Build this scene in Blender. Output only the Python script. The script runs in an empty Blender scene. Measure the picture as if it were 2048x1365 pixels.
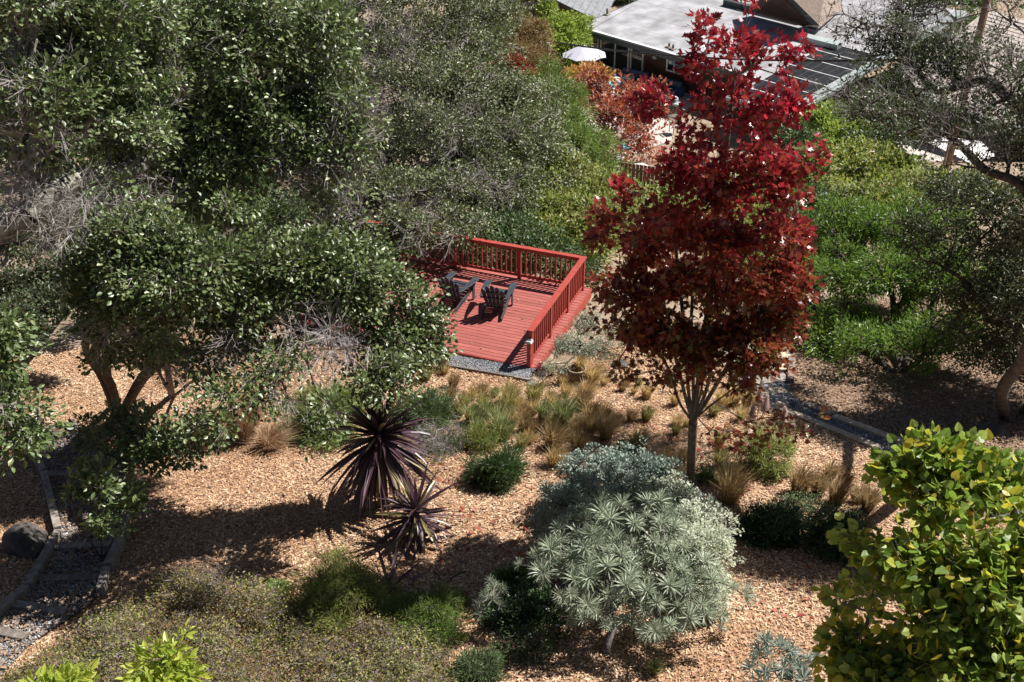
import bpy, math
import numpy as np
from mathutils import Matrix, Vector
sc = bpy.context.scene
COL = sc.collection
# ------------------------------------------------------------------ camera, sky, sun, exposure
FPX, PITCH = 2300.0, 31.0
cam_d = bpy.data.cameras.new('camera'); cam = bpy.data.objects.new('camera', cam_d); COL.objects.link(cam)
cam_d.sensor_width = 36; cam_d.lens = 36 * FPX / 2048; cam_d.clip_end = 3000; cam_d.clip_start = .1
cam.location = (0, 0, 15); cam.rotation_euler = (math.radians(90 - PITCH), 0, 0)
sc.camera = cam
SUN = np.array([.72, .29, 1.0]); SUN /= np.linalg.norm(SUN)
el = math.asin(SUN[2]); az = math.atan2(SUN[0], SUN[1])
w = bpy.data.worlds.new('World'); sc.world = w; w.use_nodes = True
nt = w.node_tree; sky = nt.nodes.new('ShaderNodeTexSky'); sky.sky_type = 'NISHITA'; sky.sun_disc = False
sky.sun_elevation = el; sky.sun_rotation = az
nt.links.new(sky.outputs[0], nt.nodes['Background'].inputs[0]); nt.nodes['Background'].inputs[1].default_value = .029
sd = bpy.data.lights.new('sun', 'SUN'); sd.energy = 5.0; sd.angle = math.radians(.53); sd.color = (1, .96, .9)
so = bpy.data.objects.new('sun', sd); COL.objects.link(so)
so.rotation_euler = Vector(SUN).to_track_quat('Z', 'Y').to_euler()
vs = sc.view_settings; vs.view_transform = 'Standard'; vs.look = 'None'; vs.exposure = .85; vs.gamma = 1
sc.cycles.max_bounces = 5; sc.cycles.diffuse_bounces = 2; sc.cycles.glossy_bounces = 2; sc.cycles.transparent_max_bounces = 4; sc.cycles.transmission_bounces = 3

# ------------------------------------------------------------------ measuring helpers
_t = math.radians(PITCH)
CF = np.array([0, math.cos(_t), -math.sin(_t)]); CU = np.array([0, math.sin(_t), math.cos(_t)]); CR = np.array([1., 0, 0]); CC = np.array([0, 0, 15.])
YS = [-60, 0, 10, 22, 25, 28.5, 33, 45, 57, 68, 90, 160, 900]
ZS = [14, 4.9, 2.9, .80, .5, -.3, -1.3, -3.6, -8.0, -8.1, -8.6, -16, -90]
def gz(x, y): return np.interp(y, YS, ZS)
def ray(px, py): return CF + (px - 1024) / FPX * CR - (py - 682.5) / FPX * CU
def U(px, py, d): return CC + d * ray(px, py)                       # a point at a given distance
def Z(px, py, z): r = ray(px, py); return CC + r * ((z - 15) / r[2])
def G(px, py):                                                      # where the line of sight meets the ground
    r = ray(px, py); s = 1.0
    while CC[2] + r[2] * s > np.interp(r[1] * s, YS, ZS): s += .01
    return CC + r * s
def depth(p): return float((np.asarray(p) - CC) @ CF)
def rng(s): return np.random.default_rng(s)
def unit(a): return a / np.maximum(np.linalg.norm(a, axis=-1, keepdims=True), 1e-9)

# ------------------------------------------------------------------ materials
def mat(name): m = bpy.data.materials.new(name); m.use_nodes = True; return m, m.node_tree, m.node_tree.nodes['Principled BSDF']
def N(nt, t, **k):
    n = nt.nodes.new(t)
    for a, b in k.items(): setattr(n, a, b)
    return n
def ramp(nt, cols, fac, interp='LINEAR'):
    r = N(nt, 'ShaderNodeValToRGB'); r.color_ramp.interpolation = interp; e = r.color_ramp.elements
    n = len(cols); ps = [c[3] if len(c) == 4 else i / max(1, n - 1) for i, c in enumerate(cols)]
    e[0].position = ps[0]; e[1].position = ps[-1]
    for p in ps[1:-1]: e.new(p)
    for i, c in enumerate(cols): e[i].color = (c[0], c[1], c[2], 1)
    nt.links.new(fac, r.inputs[0]); return r.outputs[0]
def randv(nt):
    a = N(nt, 'ShaderNodeAttribute', attribute_name='v'); o = N(nt, 'ShaderNodeObjectInfo')
    s = N(nt, 'ShaderNodeMath', operation='ADD'); f = N(nt, 'ShaderNodeMath', operation='FRACT')
    nt.links.new(a.outputs['Fac'], s.inputs[0]); nt.links.new(o.outputs['Random'], s.inputs[1]); nt.links.new(s.outputs[0], f.inputs[0]); return f.outputs[0]
def leafmat(name, cols, rough=.38, tr=.3, zmix=None, spec=.5, trc=1.6, patch=None):
    m, nt, b = mat(name); c = ramp(nt, cols, randv(nt))
    if patch:                                                        # weathered patches of their own colour
        g = N(nt, 'ShaderNodeNewGeometry'); no = N(nt, 'ShaderNodeTexNoise'); no.inputs['Scale'].default_value = patch[0]; no.inputs['Detail'].default_value = 7; nt.links.new(g.outputs['Position'], no.inputs['Vector'])
        mr = N(nt, 'ShaderNodeMapRange'); mr.inputs[1].default_value = .38; mr.inputs[2].default_value = .62; mr.inputs[4].default_value = patch[2]; nt.links.new(no.outputs[0], mr.inputs[0]); mx = N(nt, 'ShaderNodeMix', data_type='RGBA', blend_type='MULTIPLY')
        nt.links.new(mr.outputs[0], mx.inputs[0]); nt.links.new(c, mx.inputs[6]); mx.inputs[7].default_value = (*patch[1], 1); c = mx.outputs[2]
    if zmix:                                                         # the crown's own autumn colour, by height
        z0, z1, cols2 = zmix; g = N(nt, 'ShaderNodeNewGeometry'); s = N(nt, 'ShaderNodeSeparateXYZ'); nt.links.new(g.outputs['Position'], s.inputs[0])
        no = N(nt, 'ShaderNodeTexNoise'); no.inputs['Scale'].default_value = 1.3; nt.links.new(g.outputs['Position'], no.inputs['Vector'])
        mr = N(nt, 'ShaderNodeMapRange'); mr.inputs[1].default_value = z0; mr.inputs[2].default_value = z1
        ad = N(nt, 'ShaderNodeMath', operation='MULTIPLY_ADD'); nt.links.new(no.outputs[0], ad.inputs[0]); ad.inputs[1].default_value = 3.0; nt.links.new(s.outputs[2], ad.inputs[2])
        sb = N(nt, 'ShaderNodeMath', operation='SUBTRACT'); nt.links.new(ad.outputs[0], sb.inputs[0]); sb.inputs[1].default_value = 1.5
        nt.links.new(sb.outputs[0], mr.inputs[0]); c2 = ramp(nt, cols2, randv(nt)); mx = N(nt, 'ShaderNodeMix', data_type='RGBA')
        nt.links.new(mr.outputs[0], mx.inputs[0]); nt.links.new(c2, mx.inputs[6]); nt.links.new(c, mx.inputs[7]); c = mx.outputs[2]
    nt.links.new(c, b.inputs['Base Color']); b.inputs['Roughness'].default_value = rough; b.inputs['Specular IOR Level'].default_value = spec
    if tr > 0:
        t = N(nt, 'ShaderNodeBsdfTranslucent'); h = N(nt, 'ShaderNodeVectorMath', operation='SCALE'); nt.links.new(c, h.inputs[0]); h.inputs['Scale'].default_value = trc
        nt.links.new(h.outputs[0], t.inputs[0]); mx = N(nt, 'ShaderNodeMixShader'); mx.inputs[0].default_value = tr
        nt.links.new(b.outputs[0], mx.inputs[1]); nt.links.new(t.outputs[0], mx.inputs[2]); nt.links.new(mx.outputs[0], nt.nodes['Material Output'].inputs[0])
    return m
def surf(name, c1, c2, scale=6, rough=.7, bump=.3, detail=6, spec=.4, vor=None, stretch=None, vary=0.0):
    m, nt, b = mat(name); tc = N(nt, 'ShaderNodeTexCoord'); mp = N(nt, 'ShaderNodeMapping'); nt.links.new(tc.outputs['Object'], mp.inputs[0])
    if stretch: mp.inputs['Scale'].default_value = stretch
    no = N(nt, 'ShaderNodeTexNoise'); no.inputs['Scale'].default_value = scale; no.inputs['Detail'].default_value = detail; nt.links.new(mp.outputs[0], no.inputs['Vector'])
    c = ramp(nt, [(*c1, .35), (*c2, .65)], no.outputs[0])
    if vary:
        o = N(nt, 'ShaderNodeObjectInfo'); mr = N(nt, 'ShaderNodeMapRange'); mr.inputs[3].default_value = 1 - vary; mr.inputs[4].default_value = 1 + vary; nt.links.new(o.outputs['Random'], mr.inputs[0])
        h = N(nt, 'ShaderNodeVectorMath', operation='SCALE'); nt.links.new(c, h.inputs[0]); nt.links.new(mr.outputs[0], h.inputs['Scale']); c = h.outputs[0]
    nt.links.new(c, b.inputs['Base Color']); b.inputs['Roughness'].default_value = rough; b.inputs['Specular IOR Level'].default_value = spec
    if bump:
        n2 = N(nt, 'ShaderNodeTexNoise'); n2.inputs['Scale'].default_value = scale * 4; n2.inputs['Detail'].default_value = 4; nt.links.new(mp.outputs[0], n2.inputs['Vector'])
        bu = N(nt, 'ShaderNodeBump'); bu.inputs['Strength'].default_value = bump; bu.inputs['Distance'].default_value = .02; nt.links.new(n2.outputs[0], bu.inputs['Height']); nt.links.new(bu.outputs[0], b.inputs['Normal'])
    return m
def chipmat(name, cols, scale, bump=.8):                             # cells of chips or stones
    m, nt, b = mat(name); tc = N(nt, 'ShaderNodeTexCoord'); v = N(nt, 'ShaderNodeTexVoronoi'); v.inputs['Scale'].default_value = scale
    nt.links.new(tc.outputs['Object'], v.inputs['Vector']); s = N(nt, 'ShaderNodeSeparateColor'); nt.links.new(v.outputs['Color'], s.inputs[0])
    nt.links.new(ramp(nt, cols, s.outputs[0]), b.inputs['Base Color']); b.inputs['Roughness'].default_value = .85
    bu = N(nt, 'ShaderNodeBump'); bu.inputs['Strength'].default_value = bump; bu.inputs['Distance'].default_value = .03; nt.links.new(v.outputs['Distance'], bu.inputs['Height']); nt.links.new(bu.outputs[0], b.inputs['Normal'])
    return m

# ------------------------------------------------------------------ mesh helpers
def link(name, me, m=None, parent=None, loc=None, rot=None):
    o = bpy.data.objects.new(name, me); COL.objects.link(o)
    if m is not None and me is not None and not me.materials:
        for q in (m if isinstance(m, (list, tuple)) else [m]): me.materials.append(q)
    if parent is not None: o.parent = parent
    if loc is not None: o.location = loc
    if rot is not None: o.rotation_euler = rot
    return o
def tag(o, label=None, cat=None, group=None, kind=None):
    if label: o['label'] = label
    if cat: o['category'] = cat
    if group: o['group'] = group
    if kind: o['kind'] = kind
    return o
def thing(name, label, cat, loc=(0, 0, 0), rz=0, group=None):
    o = bpy.data.objects.new(name, None); COL.objects.link(o); o.empty_display_size = .2; o.location = loc; o.rotation_euler = (0, 0, rz)
    return tag(o, label, cat, group)
def npmesh(name, V, F, v=None, smooth=False):                        # F (n,k) array of equal-sized faces or a list of such arrays
    Fs = F if isinstance(F, list) else [F]
    me = bpy.data.meshes.new(name); V = np.ascontiguousarray(V, dtype=np.float32)
    me.vertices.add(len(V)); me.vertices.foreach_set('co', V.ravel())
    loops = np.concatenate([f.ravel() for f in Fs]).astype(np.int32); tot = np.concatenate([np.full(len(f), f.shape[1], np.int32) for f in Fs])
    me.loops.add(len(loops)); me.loops.foreach_set('vertex_index', loops)
    me.polygons.add(len(tot)); st = np.zeros(len(tot), np.int32); st[1:] = np.cumsum(tot)[:-1]
    me.polygons.foreach_set('loop_start', st); me.polygons.foreach_set('loop_total', tot)
    me.update(calc_edges=True)
    if v is not None:
        a = me.attributes.new('v', 'FLOAT', 'FACE'); a.data.foreach_set('value', np.asarray(v, np.float32))
    me.polygons.foreach_set('use_smooth', np.full(len(tot), smooth)); return me
def frames(dirs, nrm):                                               # rotation matrices: x along dirs, z near nrm
    x = unit(dirs); y = unit(np.cross(nrm, x)); z = np.cross(x, y); return np.stack([x, y, z], axis=-1)
def scatter(tmpl, pos, R, S, v=None):
    V, F = tmpl; V = np.asarray(V, float); n = len(pos)
    if np.ndim(S) == 1: S = S[:, None, None]
    else: S = S[:, None, :]
    W = np.einsum('nij,nkj->nki', R, V[None] * S) + pos[:, None, :]
    Fa = [f[None] + (np.arange(n) * len(V))[:, None, None] for f in F]
    vv = None
    if v is not None: vv = np.concatenate([np.repeat(v, len(f)) for f in F])
    return W.reshape(-1, 3), [f.reshape(-1, f.shape[-1]) for f in Fa], vv
def boxes(bl):                                                       # list of (x0,x1,y0,y1,z0,z1)
    V, F = [], []
    for (x0, x1, y0, y1, z0, z1) in bl:
        b = len(V); V += [(x0, y0, z0), (x1, y0, z0), (x1, y1, z0), (x0, y1, z0), (x0, y0, z1), (x1, y0, z1), (x1, y1, z1), (x0, y1, z1)]
        F += [(b, b + 3, b + 2, b + 1), (b + 4, b + 5, b + 6, b + 7), (b, b + 1, b + 5, b + 4), (b + 1, b + 2, b + 6, b + 5), (b + 2, b + 3, b + 7, b + 6), (b + 3, b, b + 4, b + 7)]
    return V, F
def pymesh(name, V, F): me = bpy.data.meshes.new(name); me.from_pydata([tuple(map(float, p)) for p in V], [], F); me.update(); return me
def bevel(o, wd=.006, seg=1):
    b = o.modifiers.new('bevel', 'BEVEL'); b.width = wd; b.segments = seg; b.limit_method = 'ANGLE'; return o
def box(name, b, m, parent=None, bv=.005, **k):
    V, F = boxes([b]); o = link(name, pymesh(name, V, F), m, parent, **k)
    if bv: bevel(o, bv)
    return o
def bar(name, p, q, wd, ht, m, parent=None, up=(0, 0, 1), bv=.004): # a board from p to q, wd across, ht thick
    p, q = np.array(p, float), np.array(q, float); d = q - p; L = np.linalg.norm(d); d = d / L; s = unit(np.cross(np.array(up, float), d)); n = np.cross(d, s)
    V = [p + a * s * wd / 2 + b * n * ht / 2 for a, b in ((-1, -1), (1, -1), (1, 1), (-1, 1))] + [q + a * s * wd / 2 + b * n * ht / 2 for a, b in ((-1, -1), (1, -1), (1, 1), (-1, 1))]
    o = link(name, pymesh(name, V, [(0, 1, 2, 3), (7, 6, 5, 4), (0, 4, 5, 1), (1, 5, 6, 2), (2, 6, 7, 3), (3, 7, 4, 0)]), m, parent)
    if bv: bevel(o, bv)
    return o
def prism(name, pts, z0, z1, m, parent=None, bv=0):                  # polygon pts (x,y) extruded in z
    n = len(pts); V = [(x, y, z0) for x, y in pts] + [(x, y, z1) for x, y in pts]
    F = [tuple(range(n))[::-1], tuple(range(n, 2 * n))] + [(i, (i + 1) % n, (i + 1) % n + n, i + n) for i in range(n)]
    o = link(name, pymesh(name, V, F), m, parent)
    if bv: bevel(o, bv)
    return o
def poly3(name, pts, m, parent=None, th=.03):                        # a 3-D polygon with thickness downwards
    n = len(pts); V = [tuple(p) for p in pts] + [(p[0], p[1], p[2] - th) for p in pts]
    F = [tuple(range(n)), tuple(range(n, 2 * n))[::-1]] + [(i, i + n, (i + 1) % n + n, (i + 1) % n) for i in range(n)]
    return link(name, pymesh(name, V, F), m, parent)
def tubes(P0, P1, R0, R1, n=4):
    d = unit(P1 - P0); a = np.where(np.abs(d[:, 2:3]) > .9, np.array([[1., 0, 0]]), np.array([[0, 0, 1.]])); x = unit(np.cross(a, d)); y = np.cross(d, x)
    th = np.arange(n) * 2 * math.pi / n; c = np.cos(th)[None, :, None] * x[:, None] + np.sin(th)[None, :, None] * y[:, None]
    A = P0[:, None] + c * R0[:, None, None]; B = P1[:, None] + c * R1[:, None, None]; V = np.concatenate([A, B], 1)
    i = np.arange(n); f = np.stack([i, (i + 1) % n, (i + 1) % n + n, i + n], 1); F = (f[None] + (np.arange(len(P0)) * 2 * n)[:, None, None]).reshape(-1, 4)
    return V.reshape(-1, 3), F
def pipe(name, pts, r, m, parent=None, n=8, r1=None):
    pts = np.array(pts, float); k = len(pts); rr = np.linspace(r, r1 if r1 is not None else r, k)
    d = np.gradient(pts, axis=0); d = unit(d); a = np.where(np.abs(d[:, 2:3]) > .9, np.array([[1., 0, 0]]), np.array([[0, 0, 1.]])); x = unit(np.cross(a, d)); y = np.cross(d, x)
    th = np.arange(n) * 2 * math.pi / n; V = (pts[:, None] + (np.cos(th)[None, :, None] * x[:, None] + np.sin(th)[None, :, None] * y[:, None]) * rr[:, None, None]).reshape(-1, 3)
    F = [(i * n + j, i * n + (j + 1) % n, (i + 1) * n + (j + 1) % n, (i + 1) * n + j) for i in range(k - 1) for j in range(n)] + [tuple(range(n))[::-1], tuple(range((k - 1) * n, k * n))]
    me = pymesh(name, V, F)
    for p in me.polygons: p.use_smooth = True
    return link(name, me, m, parent)
def curve3(ctrl, k=12):                                              # Catmull-Rom through the points
    c = [np.array(p, float) for p in ctrl]; c = [2 * c[0] - c[1]] + c + [2 * c[-1] - c[-2]]; out = []
    for i in range(1, len(c) - 2):
        for t in np.linspace(0, 1, k, endpoint=False):
            out.append(.5 * ((2 * c[i]) + (-c[i - 1] + c[i + 1]) * t + (2 * c[i - 1] - 5 * c[i] + 4 * c[i + 1] - c[i + 2]) * t * t + (-c[i - 1] + 3 * c[i] - 3 * c[i + 1] + c[i + 2]) * t ** 3))
    return np.array(out + [c[-2]])

# ------------------------------------------------------------------ leaf templates (unit length along +x)
def T(V, F): return (np.array(V, float), [np.array([f for f in F if len(f) == k]) for k in sorted({len(f) for f in F})])
OVAL = T([(0, 0, 0), (.35, .24, .07), (.72, .2, .05), (1, 0, -.06), (.72, -.2, .05), (.35, -.24, .07), (.5, 0, 0)], [(0, 6, 2, 1), (6, 3, 2), (0, 5, 4, 6), (6, 4, 3)])
RHOMB = T([(0, 0, 0), (.5, .26, .08), (1, 0, 0), (.5, -.26, .08)], [(0, 2, 1), (0, 3, 2)])
SLIM = T([(0, 0, 0), (.45, .09, .03), (1, 0, -.08), (.45, -.09, .03)], [(0, 2, 1), (0, 3, 2)])
NEEDLE = T([(0, -.03, 0), (0, .03, 0), (1, 0, 0)], [(0, 2, 1)])
def _maple():
    o = [(0, 0), (.04, .34), (.24, .22), (.30, .60), (.46, .30), (.62, .40), (.66, .13), (.82, .14), (1.08, 0)]
    up = [(x, y, .10 * abs(y)) for x, y in o]; V = up + [(x, -y, z) for x, y, z in up[1:-1]] + [(.42, 0, -.02)]
    n = len(V) - 1; F = [(n, i + 1, i) for i in range(8)]
    low = [0] + list(range(9, 9 + 7)) + [8]; F += [(n, low[i], low[i + 1]) for i in range(8)]
    return T(V, F)
MAPLE = _maple()
HEART = T([(0, 0, 0), (-.12, .22, .06), (.08, .46, .1), (.42, .5, .06), (.75, .28, 0), (1, 0, -.1), (.75, -.28, 0), (.42, -.5, .06), (.08, -.46, .1), (-.12, -.22, .06), (.45, 0, -.02)],
          [(10, 1, 0), (10, 2, 1), (10, 3, 2), (10, 4, 3), (10, 5, 4), (10, 6, 5), (10, 7, 6), (10, 8, 7), (10, 9, 8), (10, 0, 9)])
def strap(w, droop, seg=6, fold=.35, w0=.55):                        # long sword leaf, arching
    V, F = [], []; ang = 0.0; x = z = 0.0
    for i in range(seg + 1):
        t = i / seg; ww = w * (w0 + (1 - w0) * min(1, t * 4)) * (1 if t < .45 else 1 - ((t - .45) / .55) ** 1.6) + .0008
        V += [(x, ww / 2, z + fold * ww / 2), (x, 0, z), (x, -ww / 2, z + fold * ww / 2)]
        ang = droop * (t ** 1.5); x += math.cos(ang) / seg; z -= math.sin(ang) / seg
    for i in range(seg):
        b = 3 * i; F += [(b, b + 1, b + 4, b + 3), (b + 1, b + 2, b + 5, b + 4)]
    return V, F

# ------------------------------------------------------------------ trees and bushes
def skeleton(paths, cl, step=.45, jit=.10, seed=0, sag=.0):
    g = rng(seed); P = [np.array(paths[0][0], float)]; par = [-1]; ln = [0.0]; thick = [paths[0][0] if False else 0]
    tr = set([0])
    for path in paths:
        pts = curve3(path, 5) if len(path) > 2 else np.array(path, float)
        j = int(np.argmin(np.linalg.norm(np.array(P) - pts[0], axis=1)))
        for q in pts:
            if np.linalg.norm(q - P[j]) < 1e-3: continue
            P.append(q); par.append(j); ln.append(ln[j] + np.linalg.norm(q - P[j])); j = len(P) - 1; tr.add(j)
    cap = len(P) + len(cl) * 8; A = np.zeros((cap, 3)); A[:len(P)] = P; L = np.zeros(cap); L[:len(P)] = ln; par = par + [0] * (cap - len(par)); n = len(P)
    lo = 1 if len(P) > 3 else 0
    core = A[:n].mean(0); ends = np.zeros(len(cl), int); order = np.argsort(np.min(np.linalg.norm(cl[:, None] - A[None, :n], axis=2), axis=1))
    for c in order:
        q = cl[c]; d = np.linalg.norm(A[lo:n] - q, axis=1); j = lo + int(np.argmin(d + .22 * L[lo:n])); dd = d[j - lo]
        k = min(7, max(1, int(dd / step))); base = A[j].copy(); side = g.normal(0, jit, 3) * dd
        for i in range(1, k + 1):
            t = i / k; A[n] = base + (q - base) * t + (side * math.sin(math.pi * t) + g.normal(0, jit * .35 * step, 3) * (t < 1)) - np.array([0, 0, sag * dd * math.sin(math.pi * t)])
            par[n] = j; L[n] = L[j] + np.linalg.norm(A[n] - A[j]); j = n; n += 1
            if n >= cap - 1: break
        ends[c] = j
    return A[:n], np.array(par[:n]), ends, tr
def blobpts(blobs, n, seed, shell=.5):
    g = rng(seed); wts = np.array([b[3] if len(b) > 3 else max(b[1]) ** 2 for b in blobs], float); k = g.choice(len(blobs), n, p=wts / wts.sum())
    c = np.array([b[0] for b in blobs])[k]; r = np.array([b[1] for b in blobs])[k]; d = unit(g.normal(size=(n, 3)))
    rad = np.where(g.random(n) < shell, g.uniform(.8, 1.08, n), g.random(n) ** (1 / 2.4)); ph = seed * 1.7
    s1 = np.sin(d[:, 0] * 5.1 + ph + k) * np.sin(d[:, 1] * 4.3 + k * 2.1) + np.sin(d[:, 2] * 5.7 + ph * 2 + k * .7) * .7; rad *= 1 + .24 * s1 * (rad > .5); return c + d * r * rad[:, None], d
def clumpy(P, sc_, thr, seed):                                         # leaves come in clumps with gaps between
    a = P / sc_ + seed; n_ = np.sin(a[:, 0] * 2.1 + np.sin(a[:, 2] * 1.7) * 1.5) * np.sin(a[:, 1] * 1.9 + np.sin(a[:, 0] * 2.3)) + np.sin(a[:, 2] * 2.6 + np.sin(a[:, 1] * 1.3) * 1.6) * .8; return n_ > thr
def B(px, py, d, r, ry=None, rd=None, wt=None):                       # crown lump measured at distance d
    s = d / FPX; c = U(px, py, d); a = r * s; b = (ry if ry else r) * s; e = (rd * s if rd else (a + b) / 2)
    R = (a, e, b); return (c, R) if wt is None else (c, R, None, wt * a * b)
def fixb(bl): return [(b[0], b[1], None, (b[3] if len(b) > 3 else b[1][0] * b[1][2])) for b in bl]
BARK = {}
def plant(name, label, cat, paths, blobs, leaf, size, ncl, nlf, cr, lm, bm, seed=1, rtip=.006, rbase=.2, pieces=0, up=.5, step=.45, shell=.55, twigs=3, bare=None, group=None,
          crown='foliage', tw=None, jit=.10, powr=.5, aspect=1.0, along=.5, piece_name='leaf', th=.03, leafless_low=None, tsize=.35, sag=0., gap=-.45, gsc=2.4):
    g = rng(seed * 77 + 5); blobs = fixb(blobs); cl, dr = blobpts(blobs, int(ncl * (1.45 if gap > -9 else 1)), seed + 11, shell)
    if gap > -9: cl = cl[clumpy(cl, cr * gsc, gap, seed)][:ncl]
    z = gz(cl[:, 0], cl[:, 1]); ok = cl[:, 2] > z + .06; cl = cl[ok]
    nb = 0
    if bare:
        cb, _ = blobpts(fixb(bare[0]), bare[1], seed + 12, .2); nb = len(cb); allc = np.concatenate([cl, cb])
    else: allc = cl
    A, par, ends, tr = skeleton(paths, allc, step, jit, seed, sag)
    cnt = np.zeros(len(A)); np.add.at(cnt, ends, 1)
    for i in range(len(A) - 1, 0, -1): cnt[par[i]] += cnt[i]
    cnt = np.maximum(cnt, .6); rad = rtip * cnt ** powr; rad *= 1.0; sc_ = rbase / rad[0]
    big = np.clip((rad - rtip) / max(rad[0] - rtip, 1e-6), 0, 1); rad = rad * (1 + (sc_ - 1) * big)
    root = thing(name, label, cat, tuple(paths[0][0]), 0, group); o0 = np.array(paths[0][0], float)
    i = np.arange(1, len(A)); p = par[1:]; R1 = rad[1:]; R0 = np.minimum(rad[p], R1 * 1.35 + .004)
    tk = R1 > th
    def part(nm, sel, n, smooth=False, kind=None):
        if sel.sum() == 0: return
        ext = (A[i] - A[p]) * .06
        V, F = tubes((A[p] - ext)[sel], (A[i] + ext)[sel], R0[sel], R1[sel], n); o = link(nm, npmesh(nm, V - o0, F, smooth=smooth), bm, root)
        if kind: o['kind'] = kind
    part('trunk', tk, 9, True); part('branches', ~tk, 4, False, 'stuff')
    n = len(cl); pd = unit(A[ends[:n]] - A[par[ends[:n]]]); m = n * nlf
    ci = np.repeat(np.arange(n), nlf); d = unit(g.normal(size=(m, 3)) + pd[ci] * along * 1.2); off = d * (cr * g.random(m) ** .55)[:, None]; off[:, 2] *= .75
    pos = cl[ci] + off; up_ = np.array([0, 0, 1.]); dirs = unit(d * .8 + g.normal(size=(m, 3)) * .45 + pd[ci] * along); nrm = unit(up_ * up * .6 + SUN * up + g.normal(size=(m, 3)) * .42 + d * .2)
    Rm = frames(dirs, nrm); S = size * g.uniform(.65, 1.2, m); keep = pos[:, 2] > gz(pos[:, 0], pos[:, 1]) + .02; pos, Rm, S, ci = pos[keep], Rm[keep], S[keep], ci[keep]
    cv = g.random(n) * .35; vv = (cv[ci] + g.random(len(pos)) * .65)
    if pieces:
        rel = pos - CC; dp = rel @ CF; sx = np.abs(rel @ CR / dp) < .44; sy = np.abs(rel @ CU / dp) < .29
        idx = np.argsort(dp + np.where(sx & sy, 0, 100) + g.random(len(dp)) * 2.0)[:pieces]; rest = np.ones(len(pos), bool); rest[idx] = False
        V, F = leaf; lme = npmesh(piece_name, V * aspectv(aspect), F, np.zeros(sum(len(f) for f in F))); lme.materials.append(lm)
        for k in idx:
            o = bpy.data.objects.new(piece_name, lme); o.parent = root; M = Matrix([list(Rm[k][r_] * S[k]) + [pos[k][r_] - o0[r_]] for r_ in range(3)] + [[0, 0, 0, 1]]); o.matrix_local = M; COL.objects.link(o)
        pos, Rm, S, vv, ci = pos[rest], Rm[rest], S[rest], vv[rest], ci[rest]
    V, F, fv = scatter((leaf[0] * aspectv(aspect), leaf[1]), pos - o0, Rm, S, vv); o = link(crown, npmesh(crown, V, F, fv), lm, root); o['kind'] = 'stuff'
    # fine twigs inside the leaf sprays and bare ones
    P0, P1 = [], []
    if twigs:
        for k in range(twigs):
            q = unit(g.normal(size=(n, 3)) + pd * .8) * cr * g.uniform(.5, 1.15, (n, 1)); P0.append(cl - unit(q) * .02); P1.append(cl + q)
    if nb:
        cb = allc[n:]; pb = unit(A[ends[n:]] - A[par[ends[n:]]]); rr = bare[2]
        for k in range(bare[3]):
            q = unit(g.normal(size=(nb, 3)) + pb * .9) * rr * g.uniform(.5, 1.1, (nb, 1)); P0.append(cb); P1.append(cb + q)
            s1 = cb + q * .45; q2 = unit(q + g.normal(size=(nb, 3)) * rr * .6) * rr * g.uniform(.3, .7, (nb, 1)); P0.append(s1); P1.append(s1 + q2)
            s1 = cb + q * .7; q2 = unit(q + g.normal(size=(nb, 3)) * rr * .6) * rr * g.uniform(.2, .5, (nb, 1)); P0.append(s1); P1.append(s1 + q2)
    if P0:
        P0, P1 = np.concatenate(P0), np.concatenate(P1); r0 = np.full(len(P0), rtip * .75); V, F = tubes(P0 - o0, P1 - o0, r0, r0 * tsize, 3); o = link('twigs', npmesh('twigs', V, F), tw or bm, root); o['kind'] = 'stuff'
    return root
def aspectv(a): return np.array([1, a, 1.])

# ================================================================== MATERIALS
M = {}
M['soil'] = surf('soil', (.22, .155, .105), (.34, .265, .195), 1.3, .95, .6, 10)
M['mulch_under'] = chipmat('mulch_under', [(.10, .045, .028), (.34, .19, .11), (.46, .29, .18), (.22, .10, .06)], 26)
M['chips'] = leafmat('wood_chips', [(.13, .06, .03), (.52, .34, .20), (.78, .60, .41), (.36, .19, .10), (.66, .47, .30), (.24, .13, .07), (.84, .70, .52)], .8, 0, spec=.25, patch=(.9, (.70, .57, .48), .7))
M['litter'] = leafmat('leaf_litter', [(.10, .06, .04), (.26, .17, .11), (.38, .27, .19), (.16, .09, .06), (.30, .20, .13)], .85, 0, spec=.2)
M['litter_under'] = chipmat('litter_under', [(.10, .06, .04), (.24, .16, .11), (.32, .23, .16), (.14, .09, .06)], 22)
M['gravel'] = chipmat('gravel', [(.05, .055, .065), (.17, .18, .20), (.36, .36, .39), (.10, .11, .12)], 34, 1.2)
M['stone_bits'] = leafmat('grey_stones', [(.05, .055, .065), (.20, .21, .23), (.46, .46, .48), (.10, .11, .125)], .7, 0)
M['stone_pale'] = leafmat('pale_stones', [(.12, .11, .10), (.36, .35, .35), (.66, .65, .65), (.20, .18, .17)], .7, 0, patch=(2.2, (.40, .32, .26), .9))
M['gravel_pale'] = chipmat('gravel_pale', [(.05, .045, .04), (.15, .14, .13), (.30, .29, .29), (.09, .08, .07)], 30, 1.2)
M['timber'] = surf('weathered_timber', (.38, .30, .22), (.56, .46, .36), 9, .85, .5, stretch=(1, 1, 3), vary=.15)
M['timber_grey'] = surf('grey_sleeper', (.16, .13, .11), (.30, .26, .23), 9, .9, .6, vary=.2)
M['deck'] = surf('red_deck_stain', (.27, .072, .06), (.36, .11, .092), 5, .55, .2, stretch=(.6, 6, 6), vary=.13)
M['rail'] = surf('red_rail_paint', (.30, .045, .034), (.36, .06, .045), 6, .5, .1, vary=.05)
M['chair'] = surf('charcoal_plastic', (.035, .042, .052), (.05, .058, .07), 8, .42, .08)
M['metal'] = surf('grey_metal', (.30, .36, .36), (.42, .47, .46), 20, .35, .05)
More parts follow.
